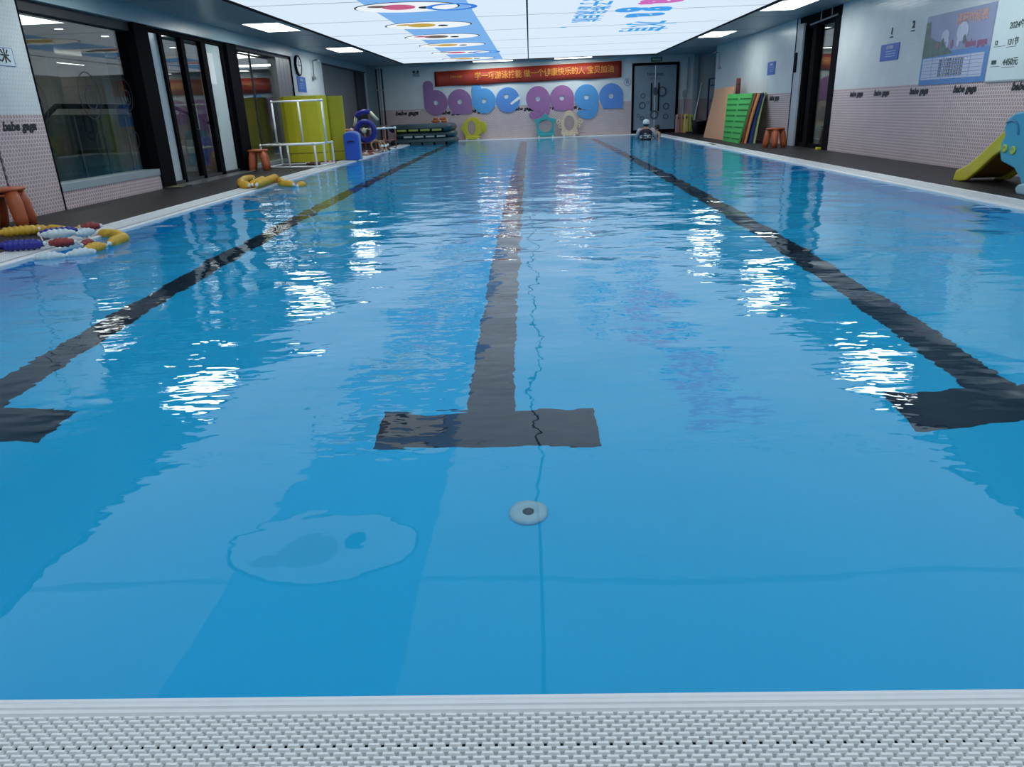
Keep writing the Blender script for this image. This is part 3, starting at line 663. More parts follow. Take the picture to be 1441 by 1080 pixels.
# small wall signs
def wall_sign(name, label, x, y0, y1, z0, z1, side, cat='sign', txt=None):
    t = empty(name, (x, (y0+y1)/2, (z0+z1)/2)); tag(t, label, cat)
    a, b_ = (y1-y0)/2, (z1-z0)/2; s = -1 if side == 'R' else 1
    mk('plate', bx(min(0, s*.01), max(0, s*.01), -a, a, -b_, b_), m_blue_sign, t)
    M_ = M_right if side == 'R' else M_left
    text_mesh(txt or '安全须知', .06, m_white, M_(0, b_*.55, s*.012), 'lettering', t)
    for k in range(3): mk('text_line', bx(s*.012-.001, s*.012+.001, -a*.7, a*.4, b_*(.1-.3*k)-.006, b_*(.1-.3*k)+.006), mat('sign_line', (.35, .45, .6), .5, .1, 5), t)
    return t
wall_sign('wall_sign', 'blue safety notice left of the timetable poster', XR, 12.82, 13.46, 1.54, 1.79, 'R')
wall_sign('wall_sign', 'small blue notice above the leaning mats on the right wall', XR, 19.05, 19.65, 1.58, 1.87, 'R')
wall_sign('wall_sign', 'blue notice under the clock on the left tiled column', XL, 19.62, 20.35, 1.62, 1.98, 'L')
for y, z, lab in ((13.15, 1.97, 'small dark number 1 plate on the right wall nearer the doorway'), (12.45, 2.0, 'small dark number 2 plate beside the timetable poster')):
    t = empty('number_plate', (XR, y, z)); tag(t, lab, 'number plate', 'number plates on the right wall'); s_ = '1' if y > 13 else '2'
    text_mesh(s_, .14, m_dark, M_right(0, 0, -.006), 'numeral', t, bold=.004, extrude=.004); mk('bracket', bx(-.012, 0, -.05, .05, -.09, -.075), m_dark, t)
# clock
t = empty('wall_clock', (XL, 19.8, 2.23)); tag(t, 'round dark rimmed wall clock on the left tiled column', 'clock')
lathe(bm := BM(), [(.24, 0), (.24, .05), (.215, .06), (.205, .04)], 32, axis='x'); mk('rim', bm, m_black, t, True)
lathe(bm := BM(), [(.205, .036), (.205, .042)], 32, axis='x'); mk('dial', bm, m_white, t)
mk('hour_hand', bx(.043, .046, -.01, .01, -.02, .11), m_black, t); mk('minute_hand', bx(.047, .05, -.02, .15, -.007, .007), m_black, t)
for k in range(12):
    a = k*math.pi/6; mk('hour_mark', bx(.042, .044, .175*math.sin(a)-.008, .175*math.sin(a)+.008, .175*math.cos(a)-.012, .175*math.cos(a)+.012), m_black, t)
# wall shower pipes / hooks
def shower(x, y, s, label):
    t = empty('wall_shower', (x, y, 2.25)); tag(t, label, 'shower', 'chrome wall showers')
    tube(bm := BM(), [(0, 0, -.25), (s*.04, 0, -.25), (s*.05, 0, .16), (s*.16, 0, .2)], .014, 8); mk('riser', bm, m_steel, t, True)
    lathe(bm := BM(), [(.012, .03), (.07, 0), (.07, -.015)], 16, (s*.17, 0, .17)); mk('head', bm, m_steel, t)
    mk('mixer', bx(min(0, s*.07), max(0, s*.07), -.1, .1, -.30, -.22), m_steel, t, bevel=.01)
shower(XL, 21.1, 1, 'grey wall shower between the clock and the far partition'); shower(XR, 24.5, -1, 'grey wall shower above the peach mat at the far right')
# corner pipes
for k, (x, y) in enumerate(((-5.42, 28.02), (-5.33, 28.06), (-5.24, 28.1))):
    t = empty('pipe', (x, y, DZ)); tag(t, ('vertical corner pipe nearest the partition at the far left', 'middle vertical pipe in the far left corner', 'vertical corner pipe nearest the big letters')[k], 'pipe', 'pipes in the far left corner')
    tube(bm := BM(), [(0, 0, 0), (0, 0, 2.5)], .028, 10); mk('run', bm, (m_dark, m_grey, m_dark)[k], t, True)
    for z in (.6, 1.8): lathe(bm := BM(), [(.036, -.02), (.036, .02)], 10, (0, 0, z)); mk('clip', bm, m_steel, t)
t = empty('pipe', (5.55, 28.3, DZ)); tag(t, 'thin grey conduit right of the back door', 'pipe'); tube(bm := BM(), [(0, 0, 0), (0, 0, 1.4), (.1, 0, 1.45), (.1, 0, 2.5)], .025, 8); mk('run', bm, m_grey, t); mk('box', bx(-.05, .05, -.04, .04, 1.2, 1.4), m_grey, t)

# ------------------------------------------------------------------ pool floor inlet
t = empty('floor_inlet', (-.045, 2.53, DEP)); tag(t, 'round white pool floor inlet below the middle cross bar', 'pool inlet')
lathe(bm := BM(), [(.075, .0), (.075, .012), (.065, .022), (.03, .024), (.022, .016)], 28); mk('flange', bm, mat('inlet_white', (.55, .72, .75), .4, .05, 20), t, True)
lathe(bm := BM(), [(.022, .0), (.022, .018), (.008, .022), (0, .022)], 16); mk('nozzle', bm, mat('inlet_dark', (.03, .05, .08), .4, .1, 20), t, True)

# ------------------------------------------------------------------ stools
def make_stool(label, loc, rz=0, group='orange plastic stools'):
    t = empty('stool', loc, rz); tag(t, label, 'stool', group)
    lathe(bm := BM(), [(.0, .36), (.15, .36), (.19, .37), (.20, .385), (.19, .40), (.12, .405), (0, .402)], 24); mk('seat', bm, m_orange, t, True)
    for k in range(4):
        a = math.pi/4+k*math.pi/2; c, s = math.cos(a), math.sin(a)
        tube(bm := BM(), [(c*.13, s*.13, .37), (c*.155, s*.155, .24), (c*.18, s*.18, .1), (c*.195, s*.195, 0)], [.06, .072, .068, .056], 12); mk('leg', bm, m_orange, t, True)
    tube(bm := BM(), [(.13*math.cos(q*math.pi/8), .13*math.sin(q*math.pi/8), .33) for q in range(16)], .015, 6, True); mk('apron', bm, m_orange, t, True)
    return t
make_stool('orange plastic stool cut off by the left edge of the photo', (-5.47, 7.66, DZ), .3)
make_stool('orange plastic stool beside the white pipe frame on the left', (-5.52, 15.35, DZ), .2)
make_stool('orange plastic stool against the right wall before the doorway', (5.36, 17.0, DZ), .5)

# ------------------------------------------------------------------ float ropes
def ribbed(bm, pts, r, rib=.0105):
    P = [Vector(p) for p in pts]
    # resample
    L_ = [0]
    for a, b_ in zip(P, P[1:]): L_.append(L_[-1]+(b_-a).length)
    n = max(8, int(L_[-1]/rib)); out = []; rr = []
    for i in range(n+1):
        s = L_[-1]*i/n; k = max(j for j in range(len(L_)) if L_[j] <= s+1e-9); k = min(k, len(P)-2)
        f = (s-L_[k])/max(1e-6, L_[k+1]-L_[k]); out.append(P[k].lerp(P[k+1], f))
        e = min(1, min(i, n-i)/6*.5+.5); rr.append(r*e*(.88+.12*math.sin(i*math.pi/2)))
    for _ in range(3):
        out = [out[0]]+[(out[i-1]+out[i]*2+out[i+1])/4 for i in range(1, len(out)-1)]+[out[-1]]
    return tube(bm, out, rr, 12)
def float_rope(label, segs, m_, r=.05):
    t = empty('float_rope', segs[0][0]); tag(t, label, 'float rope', 'coiled lane float ropes'); o0 = Vector(segs[0][0])
    last = None
    for sgm in segs:
        pts = [Vector(p)-o0 for p in sgm]
        mk('float', ribbed(BM(), pts, r), m_, t, True)
        for p in (pts[0], pts[-1]): mk('bead', ball(BM(), p, r*.42, 10, 6), m_white, t, True)
        if last is not None and (pts[0]-last).length > .01: mk('cord', tube(BM(), [last, pts[0]], .006, 6), m_white, t)
        last = pts[-1]
    return t
m_fy = mat('float_yellow', (.66, .38, .03), .45, .2, 12); m_fb = mat('float_blue', (.015, .02, .26), .4, .15, 12); m_fw = mat('float_white', (.58, .68, .70), .45, .06, 12); m_fr = mat('float_red', (.26, .03, .025), .5, .15, 12)
def zz(pts, z): return [(x, y, z) for x, y in pts]
z1 = DZ+.045
float_rope('mustard yellow ribbed float rope curving out over the water at the near left', [zz([(-4.80, 6.50), (-4.56, 6.70)], z1+.05), zz([(-4.91, 6.97), (-4.72, 7.10)], z1), zz([(-4.70, 7.06), (-4.38, 6.84)], z1), zz([(-4.36, 6.90), (-4.20, 7.02)], z1), zz([(-4.15, 6.97), (-3.94, 6.86), (-3.73, 6.62), (-3.70, 6.32)], .03), zz([(-3.70, 6.24), (-3.76, 6.03)], .025)], m_fy)
float_rope('dark blue ribbed float rope at the lower left of the near pile', [zz([(-4.50, 6.06), (-4.16, 6.14)], z1), zz([(-4.42, 6.50), (-4.18, 6.68)], z1+.03)], m_fb)
float_rope('white ribbed float rope lying half in the water at the near left', [zz([(-4.03, 5.80), (-3.84, 5.86)], .012), zz([(-3.82, 5.90), (-3.68, 6.03)], .012)], m_fw)
float_rope('short white ribbed float rope on top of the near pile', [zz([(-4.24, 6.27), (-4.02, 6.36)], z1+.055), zz([(-4.03, 6.42), (-3.99, 6.60)], z1+.03)], m_fw, .044)
float_rope('dark red ribbed float rope inside the near pile', [zz([(-4.12, 6.15), (-3.92, 6.19)], z1), zz([(-3.90, 6.24), (-3.89, 6.40)], .035), zz([(-4.13, 6.66), (-3.98, 6.72)], z1+.06)], m_fr, .045)
float_rope('yellow ribbed float rope looped on the deck before the white pipe frame', [zz([(-4.26, 11.27), (-4.42, 11.40), (-4.62, 11.89), (-4.78, 12.5), (-4.72, 12.75)], z1), zz([(-4.24, 11.34), (-4.40, 12.3)], z1)], m_fy, .062)
float_rope('yellow ribbed float rope reaching over the pool edge behind the first coil', [zz([(-4.08, 11.10), (-4.17, 11.9), (-4.23, 12.42)], z1+.02), zz([(-4.18, 12.46), (-3.9, 11.75), (-3.66, 11.50)], .04), zz([(-3.60, 11.50), (-3.55, 11.72)], .02)], m_fy, .062)

# doormat
t = empty('door_mat', (-5.62, 11.85, DZ)); tag(t, 'small olive mat on the deck beside the glass doors', 'mat')
mk('pad', bx(-.13, .13, -.18, .18, 0, .02), mat('mat_olive', (.20, .20, .07), .8, .3, 30, .4), t, bevel=.006)
mk('rim', ringp(BM(), [(-.14, -.19), (.14, -.19), (.14, .19), (-.14, .19)], [(-.12, -.17), (.12, -.17), (.12, .17), (-.12, .17)], 'xy', 0, .024), m_dark, t)

# ------------------------------------------------------------------ white pipe frame
t = empty('pipe_goal', (-4.95, 16.0, DZ)); tag(t, 'white plastic pipe goal frame standing in front of the yellow mats', 'goal frame')
A, B, Cc, D = Vector((-.62, -.30, .02)), Vector((.55, -.48, .02)), Vector((.66, .50, .02)), Vector((-.52, .62, .02)); hz = Vector((0, 0, .44))
r_ = .021
def pipe(name, pts): mk(name, tube(BM(), pts, r_, 10), m_white, t, True)
for a, b_ in ((A, B), (B, Cc), (Cc, D), (D, A)): pipe('base_pipe', [a, b_])
for a, b_ in ((A, B), (B, Cc), (D, A)): pipe('top_pipe', [a+hz, b_+hz])
for a in (A, B, Cc, D, (A+B)/2, (B+Cc)/2): pipe('upright', [a, a+hz])
U0, U1 = Vector((-.40, .1, .46)), Vector((.72, .05, .46)); hh = Vector((.0, 0, .84))
pipe('cross_pipe', [(A+D)/2+hz, (B+Cc)/2+hz])
pipe('goal_post', [U0, U0+hh]); pipe('goal_post', [U1-Vector((.06, 0, 0)), U1+hh-Vector((.06, 0, 0))]); pipe('goal_post', [(U0+U1)/2, (U0+U1)/2+hh]); pipe('crossbar', [U0+hh, U1+hh-Vector((.06, 0, 0))])
for p in (A, B, Cc, A+hz, B+hz, Cc+hz, U0+hh, U1+hh-Vector((.06, 0, 0))): mk('elbow', ball(BM(), p, .032, 10, 6), m_white, t, True)

# ------------------------------------------------------------------ yellow foam mats
def sheet(name, label, pts, z1_, th, m_, loc, group):
    """upright foam sheet following a plan line"""
    t = empty(name, loc); tag(t, label, 'foam mat', group)
    P = [Vector((x, y, 0)) for x, y in pts]; bm = BM(); rows = []
    for i, p in enumerate(P):
        d = (P[min(i+1, len(P)-1)]-P[max(0, i-1)]).normalized(); n = Vector((-d.y, d.x, 0))*th/2
        rows.append([bm.verts.new(p+n), bm.verts.new(p-n), bm.verts.new(p-n+Vector((0, 0, z1_))), bm.verts.new(p+n+Vector((0, 0, z1_)))])
    for a, b_ in zip(rows, rows[1:]):
        for k in range(4): bm.faces.new((a[k], a[(k+1) % 4], b_[(k+1) % 4], b_[k]))
    bm.faces.new(rows[0]); bm.faces.new(rows[-1][::-1])
    mk('foam_sheet', bm, m_, t, False, .006)
    return t
pl = [(-.55, .25), (-.5, .08), (-.38, -.03), (-.2, -.08), (.1, -.1), (.36, -.06), (.47, .05), (.5, .2)]
t = sheet('foam_mat', 'tall curved yellow foam mat standing behind the white pipe frame', pl, 1.44, .05, m_yellow, (-5.2, 17.75, DZ), 'yellow foam mats')
mk('strap', tube(BM(), [(x, y-.03, .2) for x, y in pl], .006, 6), m_dark, t)
t = sheet('foam_mat', 'tall flat yellow foam mat half hidden on the right of the curved one', [(-.35, .05), (0, .0), (.36, -.02)], 1.42, .06, mat('yellow_olive_foam', (.42, .40, .02), .6, .12, 3), (-4.7, 18.1, DZ), 'yellow foam mats')
mk('strap', tube(BM(), [(.36, -.052, .2), (-.3, -.02, .2)], .006, 6), m_dark, t)

# clutter under the frame
m_tan = mat('toy_tan', (.42, .25, .13), .5, .2, 15); m_rd = mat('toy_red', (.32, .04, .03), .45, .2, 15); m_bwn = mat('toy_brown', (.14, .07, .04), .6, .3, 15)
def dive_ring(label, loc, r, m_, tiltx=0, group='dive toys on the left deck'):
    t = empty('dive_ring', loc); t.rotation_euler = (tiltx, 0, rnd.uniform(0, 3)); tag(t, label, 'toy ring', group)
    mk('ring', tube(BM(), [(r*math.cos(k*math.pi/10), r*math.sin(k*math.pi/10), .025) for k in range(20)], .024, 8, True), m_, t, True)
    mk('clasp', bx(r-.04, r+.04, -.03, .03, .0, .055), m_white, t, bevel=.008)
dive_ring('brown toy ring lying under the white pipe frame', (-4.75, 16.6, DZ), .16, m_bwn)
dive_ring('red toy ring lying under the white pipe frame near the pool edge', (-4.45, 16.75, DZ), .13, m_rd)

# ------------------------------------------------------------------ blue float tub
t = empty('float_barrel', (-4.19, 17.9, DZ)); tag(t, 'blue arched foam float standing by the pool edge', 'foam float')
def arch(w, h, n=14): return [(-w, 0)]+[(-w*math.cos(math.pi*k/n), h-w*.55+w*.55*math.sin(math.pi*k/n)) for k in range(n+1)]+[(w, 0)]
mk('face', prism(BM(), arch(.165, .62), 'xz', -.09, .05), mat('foam_blue', (.02, .09, .52), .5, .15, 8), t, bevel=.02)
mk('rim', prism(BM(), arch(.19, .645), 'xz', .05, .17), mat('foam_pale_blue', (.22, .36, .62), .5, .1, 8), t, bevel=.015)
t2 = mk('handle', tube(BM(), [(-.08, -.1, .4), (-.05, -.13, .42), (.05, -.13, .42), (.08, -.1, .4)], .012, 8), m_dark, t, True)

# ------------------------------------------------------------------ rack of pipes behind
t = empty('pipe_rack', (-4.55, 21.2, DZ)); tag(t, 'red pipe rack with white joints and a long rail by the far left pool edge', 'pipe rack')
m_rp = mat('pipe_red', (.30, .08, .05), .45, .15, 10); m_op = mat('pipe_orange', (.62, .22, .12), .45, .12, 10)
p0, p1 = Vector((-.60, -2.2, .64)), Vector((.52, 1.75, .60))
mk('rail', tube(BM(), [p0, p0.lerp(p1, .55)], .025, 8), m_op, t, True); mk('rail', tube(BM(), [p0.lerp(p1, .55), p1], .025, 8), m_white, t, True)
for f in (.18, .36, .53, .68, .83, 1.0):
    p = p0.lerp(p1, f)
    mk('joint', ball(BM(), p, .045, 10, 6), m_white, t, True)
    mk('upright', tube(BM(), [p, (p.x, p.y, .03)], .022, 8), m_rp, t, True)
    mk('foot', ball(BM(), (p.x, p.y, .035), .035, 10, 6, (1.4, 1.4, .8)), m_white, t, True)
mk('low_rail', tube(BM(), [(p0.x, p0.y, .28), (p1.x, p1.y, .26)], .02, 8), m_rp, t, True)
mk('base_rail', tube(BM(), [(p0.x, p0.y, .035), (p1.x, p1.y, .035)], .02, 8), m_rp, t, True)
for k, (x, y, r, m_, lab) in enumerate(((-4.36, 19.7, .15, m_tan, 'tan toy ring at the near foot of the pipe rack'), (-4.30, 20.1, .13, m_rd, 'red toy ring beside the tan ring at the pipe rack'), (-4.22, 20.9, .17, m_tan, 'larger tan toy ring leaning under the pipe rack'),
                        (-4.16, 21.4, .15, m_tan, 'tan toy ring in the middle of the pile under the pipe rack'), (-4.14, 21.9, .16, m_bwn, 'brown toy ring at the far side of the toy pile'), (-4.2, 21.1, .12, m_fb, 'dark blue toy ring in the pile under the pipe rack'), (-4.13, 22.4, .13, m_white, 'white toy ring at the far end of the pipe rack'))):
    dive_ring(lab, (x, y, DZ+.0), r, m_, (.0, .2, 1.1, .8, 1.0, .3, .1)[k] if False else 0)
    if k in (2, 3, 4): # lean up against the rack
        o = [q for q in C.objects if q.name.startswith('dive_ring')][-1]; o.rotation_euler = (1.15, 0, .4*k); o.location.z = DZ+r*.90+.005

# blue and cream foam ring toy hung on the rack
t = empty('ring_float', (-4.39, 20.5, .67)); tag(t, 'dark blue foam ring float with cream tubes hung on the pipe rack', 'ring float')
mk('lower_ring', tube(BM(), [(.23*math.cos(k*math.pi/12), .02, -.06+.23*math.sin(k*math.pi/12)) for k in range(24)], .075, 12, True), m_fb, t, True)
m_cream = mat('foam_cream', (.62, .64, .42), .5, .08, 8)
mk('top_tube', tube(BM(), [(-.24, .12, .30), (-.18, .12, .38), (-.02, .12, .43), (.14, .12, .42)], .06, 10), m_fb, t, True)
mk('side_tube', tube(BM(), [(-.31, .12, .07), (-.24, .12, .31)], .042, 10), m_cream, t, True)
mk('side_tube', tube(BM(), [(.14, .12, .41), (.34, .1, .2)], .042, 10), m_cream, t, True)
mk('hub', ball(BM(), (-.04, -.02, -.05), .07, 12, 8), m_cream, t, True)
for k in range(3): a = .5+k*2.1; mk('spoke', tube(BM(), [(-.04, -.01, -.05), (.2*math.cos(a), .02, -.06+.2*math.sin(a))], .016, 8), m_tan, t, True)

# ------------------------------------------------------------------ stacked inflatable mats
m_teal = mat('mat_dark_teal', (.025, .06, .07), .4, .2, 3); m_lime = mat('mat_lime', (.34, .40, .06), .45, .2, 6); m_pale = mat('mat_pale', (.45, .52, .45), .45, .1, 6)
def infl(label, loc, sx, sy, h, edge, rz=0, tilt=0):
    t = empty('inflatable_mat', loc, rz); t.rotation_euler = (0, tilt, rz); tag(t, label, 'inflatable mat', 'stacked inflatable mats')
    n = 8; poly = []
    r = h/2
    prof = [(-sx/2+r*(1-math.sin(math.pi*k/n)) if False else 0, 0) for k in range(2)]
    sec = [(r*math.cos(math.pi*k/n-math.pi/2), r+r*math.sin(math.pi*k/n-math.pi/2)) for k in range(n+1)]
    rows = []
    bm = BM()
    def loop(off, z): 
        c = .3; pts = []
        for (px, py, a0) in ((sx/2-c, sy/2-c, 0), (-sx/2+c, sy/2-c, 90), (-sx/2+c, -sy/2+c, 180), (sx/2-c, -sy/2+c, 270)):
            for k in range(6): a = R(a0+18*k); pts.append(bm.verts.new((px+(c-r+off)*math.cos(a), py+(c-r+off)*math.sin(a), z)))
        return pts
    for off, z in sec: rows.append(loop(off, z))
    for a, b_ in zip(rows, rows[1:]):
        m_n = len(a)
        for k in range(m_n): bm.faces.new((a[k], a[(k+1) % m_n], b_[(k+1) % m_n], b_[k]))
    bm.faces.new(rows[0][::-1]); bm.faces.new(rows[-1])
    mk('bladder', bm, m_teal, t, True)
    mk('edge_stripe', bx(-sx/2+.28, sx/2-.28, -sy/2-.012, -sy/2+.02, h*.08, h*.34), edge, t, bevel=.008)
    for k in range(5): x = -sx/2+.3+k*(sx-.6)/4; mk('grip_tab', bx(x-.035, x+.035, -sy/2-.025, -sy/2+.01, h*.02, h*.42), m_black, t, bevel=.005)
    return t
infl('bottom dark teal inflatable mat of the stack in the far left corner', (-3.68, 26.9, -.03), 2.25, 1.7, .24, m_teal)
infl('middle dark teal inflatable mat with a pale stripe in the far left stack', (-3.62, 26.95, .212), 2.1, 1.65, .2, m_pale, .03)
infl('top dark teal inflatable mat with a lime stripe in the far left stack', (-3.72, 26.9, .414), 2.2, 1.7, .24, m_lime, -.04)
m_fo = mat('float_orange', (.45, .13, .03), .5, .15, 12)
float_rope('orange ribbed float rope lying on the stack of dark inflatable mats', [[(-3.48, 27.35, .716), (-3.18, 27.3, .716)], [(-3.14, 27.3, .716), (-2.92, 27.38, .712)], [(-2.95, 27.42, .80), (-3.2, 27.36, .80)], [(-3.24, 27.36, .80), (-3.42, 27.4, .80)]], m_fo, .055)

# ------------------------------------------------------------------ dive-through hoops on the far coping
YT = 28.2
def resample(poly, n):
    P = [Vector(p) for p in poly]; P.append(P[0]); S = [0]
    for a, b_ in zip(P, P[1:]): S.append(S[-1]+(b_-a).length)
    out = []
    for i in range(n):
        s = S[-1]*i/n; k = max(j for j in range(len(S)-1) if S[j] <= s+1e-9); f = (s-S[k])/(S[k+1]-S[k]); out.append(tuple(P[k].lerp(P[k+1], f)))
    return out
def radial(poly, c, n=48):
    """re-order an outline by angle about c so that it can be bridged to an ellipse"""
    import cmath
    pts = resample(poly, 400); out = []
    for k in range(n):
        a = 2*math.pi*k/n; best = min(pts, key=lambda p: abs(cmath.phase(complex(p[0]-c[0], p[1]-c[1])*cmath.exp(-1j*a)))); out.append(best)
    return out
def hoop(name, label, x, outer, inner_c, inner_r, m_, feet):
    t = empty(name, (x, YT, .018)); tag(t, label, 'toy hoop', 'plastic dive-through hoops')
    mk('hoop_frame', ringp(BM(), radial(outer, inner_c), ell(inner_c[0], inner_c[1], inner_r[0], inner_r[1], 48), 'xz', -.05, .05), m_, t, bevel=.012)
    mk('base', bx(feet[0]-.06, feet[1]+.06, -.1, .1, .02, .13), m_, t, bevel=.02)
    for fx in feet: mk('foot', lathe(BM(), [(.035, -.03), (.035, .03)], 12, (fx, -.1, .035), 'y'), m_white, t)
    return t
m_fish = mat('hoop_yellow', (.58, .48, .02), .4, .15, 8); m_star = mat('hoop_teal', (.05, .36, .38), .4, .12, 8); m_crab = mat('hoop_cream', (.72, .54, .38), .4, .12, 8)
t = hoop('fish_hoop', 'yellow fish shaped plastic hoop on the far coping below the blue letter', -2.12,
     [(-.42, .40), (-.28, .62), (-.1, .76), (.1, .80), (.26, .74), (.3, .62), (.46, .64), (.54, .5), (.53, .32), (.44, .2), (.3, .24), (.22, .12), (.18, .06), (-.18, .06), (-.26, .16)], (-.02, .42), (.15, .24), m_fish, (-.2, .22))
mk('tail_fin', prism(BM(), ell(.43, .42, .1, .17, 16), 'xz', -.06, .06), m_fish, t, bevel=.02)
hoop('star_hoop', 'teal star shaped plastic hoop on the far coping, middle of the three hoops', .56,
     [(-.42, .62), (-.15, .68), (0, .84), (.15, .68), (.42, .62), (.33, .46), (.31, .25), (.34, .08), (.0, .05), (-.34, .08), (-.31, .25), (-.33, .46)], (0, .40), (.245, .21), m_star, (-.24, .26))
t = hoop('turtle_hoop', 'cream plastic hoop with side loops on the far coping beside the teal one', 1.43,
     [(-.2, .72), (-.1, .86), (0, .9), (.1, .86), (.2, .72), (.30, .56), (.31, .4), (.27, .25), (.33, .12), (.28, .04), (.1, .1), (-.1, .1), (-.28, .04), (-.33, .12), (-.27, .25), (-.31, .4), (-.30, .56)], (0, .46), (.19, .26), m_crab, (-.2, .18))
for s in (-1, 1):
    for (x, z, r) in ((.40, .52, .085), (.33, .36, .07)): mk('side_loop', ringp(BM(), ell(s*x, z, r, r, 20), ell(s*x, z, r*.5, r*.5, 20), 'xz', -.04, .04), m_crab, t, bevel=.01)

# ------------------------------------------------------------------ leaning mats on the right
def lean_mat(label, BL, BR, TL, TR, th, m_, bow=0, group='foam mats leaning on the right wall'):
    base = Vector(((BL[0]+BR[0])/2, (BL[1]+BR[1])/2, DZ)); t = empty('leaning_mat', base); tag(t, label, 'foam mat', group)
    c = [Vector((*p, 0) if len(p) == 2 else p)-base for p in (BL, BR, TL, TR)]
    for q in c[:2]: q.z = 0
    def at(u, v): p = c[0].lerp(c[1], u).lerp(c[2].lerp(c[3], u), v); p.x += bow*math.sin(math.pi*v); return p
    n, m2 = 10, 6; bm = BM(); G = []
    for d in (0, th): G.append([[bm.verts.new(at(i/m2, k/n)+Vector((d, 0, 0))) for i in range(m2+1)] for k in range(n+1)])
    for g_ in G:
        for k in range(n):
            for i in range(m2): bm.faces.new((g_[k][i], g_[k][i+1], g_[k+1][i+1], g_[k+1][i]))
    for k in range(n):
        for i in (0, m2): bm.faces.new((G[0][k][i], G[0][k+1][i], G[1][k+1][i], G[1][k][i]))
    for i in range(m2):
        for k in (0, n): bm.faces.new((G[0][k][i], G[0][k][i+1], G[1][k][i+1], G[1][k][i]))
    mk('foam_slab', bm, m_, t)
    return t, at
lean_mat('peach coloured board leaning on the wall behind the green mat', (5.22, 23.35), (5.24, 20.95), (5.52, 23.45, 1.37), (5.50, 21.3, 1.39), .035, mat('mat_peach', (.52, .27, .15), .6, .08, 4))
t, at_ = lean_mat('bright green dimpled foam mat leaning in front of the peach board', (5.15, 20.7), (5.13, 19.1), (5.28, 21.0, 1.19), (5.58, 19.72, 1.18), .045, mat('mat_green', (.03, .36, .06), .6, .1, 6))
m_dgreen = mat('mat_green_dent', (.012, .20, .035), .7, .15, 10)
dm = bx(-.014, .006, -.036, .036, -.017, .017); dme = bpy.data.meshes.new('dimple'); dm.to_mesh(dme); dm.free(); dme.materials.append(m_dgreen)
for r in range(8):
    for k in range(13):
        if k == 6: continue
        o = link(bpy.data.objects.new('dimple', dme), t); o.location = at_(.05+.9*k/12, .08+.86*r/7.4); o.rotation_euler = (0, .2, 0)
lean_mat('thin dark red foam board right of the green mat', (5.24, 20.6), (5.20, 19.05), (5.62, 20.9, 1.17), (5.635, 19.62, 1.18), .028, m_rd, -.02)
lean_mat('orange foam board leaning next to the dark red one', (5.30, 20.5), (5.26, 18.98), (5.66, 20.8, 1.17), (5.67, 19.5, 1.17), .04, mat('mat_orange', (.66, .30, .08), .55, .1, 8), -.02)
lean_mat('navy blue foam board leaning next to the orange one', (5.38, 20.4), (5.35, 18.9), (5.73, 20.7, 1.18), (5.74, 19.5, 1.18), .05, mat('mat_navy', (.02, .04, .22), .5, .15, 8), -.02)
lean_mat('pale green thin foam board, last of the leaning mats', (5.47, 20.3), (5.44, 18.78), (5.81, 20.6, 1.19), (5.82, 19.5, 1.19), .022, mat('mat_palegreen', (.36, .48, .22), .55, .1, 8), -.02)
t = empty('storage_tube', (5.66, 21.45, DZ)); tag(t, 'dark red round post standing behind the peach board', 'post'); lathe(bm := BM(), [(.06, 0), (.06, 1.52), (.05, 1.56)], 14); mk('shaft', bm, mat('post_maroon', (.13, .02, .02), .5, .2, 8), t, True); lathe(bm := BM(), [(.064, 1.38), (.064, 1.42)], 14); mk('band', bm, m_dark, t)
# kickboards at the far right corner
for k, (x, y, m_, lab, h) in enumerate(((5.30, 27.95, mat('kick_pink', (.45, .22, .25), .6, .1, 8), 'pink kickboard on end right of the back door', .62), (5.42, 27.75, mat('kick_orange', (.35, .2, .1), .6, .1, 8), 'brown orange kickboard on end next to the pink one', .62), (5.50, 27.5, mat('kick_yellow', (.62, .50, .15), .6, .1, 8), 'yellow kickboard standing next to the leaning pole', .64), (5.64, 27.3, m_lime, 'olive kickboard behind the yellow one', .6))):
    t = empty('kickboard', (x, y, DZ)); tag(t, lab, 'kickboard', 'kickboards on end at the far right'); mk('board', prism(BM(), [(-.055, 0), (.055, 0), (.055, h-.04), (.03, h), (-.03, h), (-.055, h-.04)], 'xz', -.15, .15), m_, t, bevel=.01); mk('grip_slot', bx(-.02, .02, -.156, -.15, h-.18, h-.08), m_dark, t)
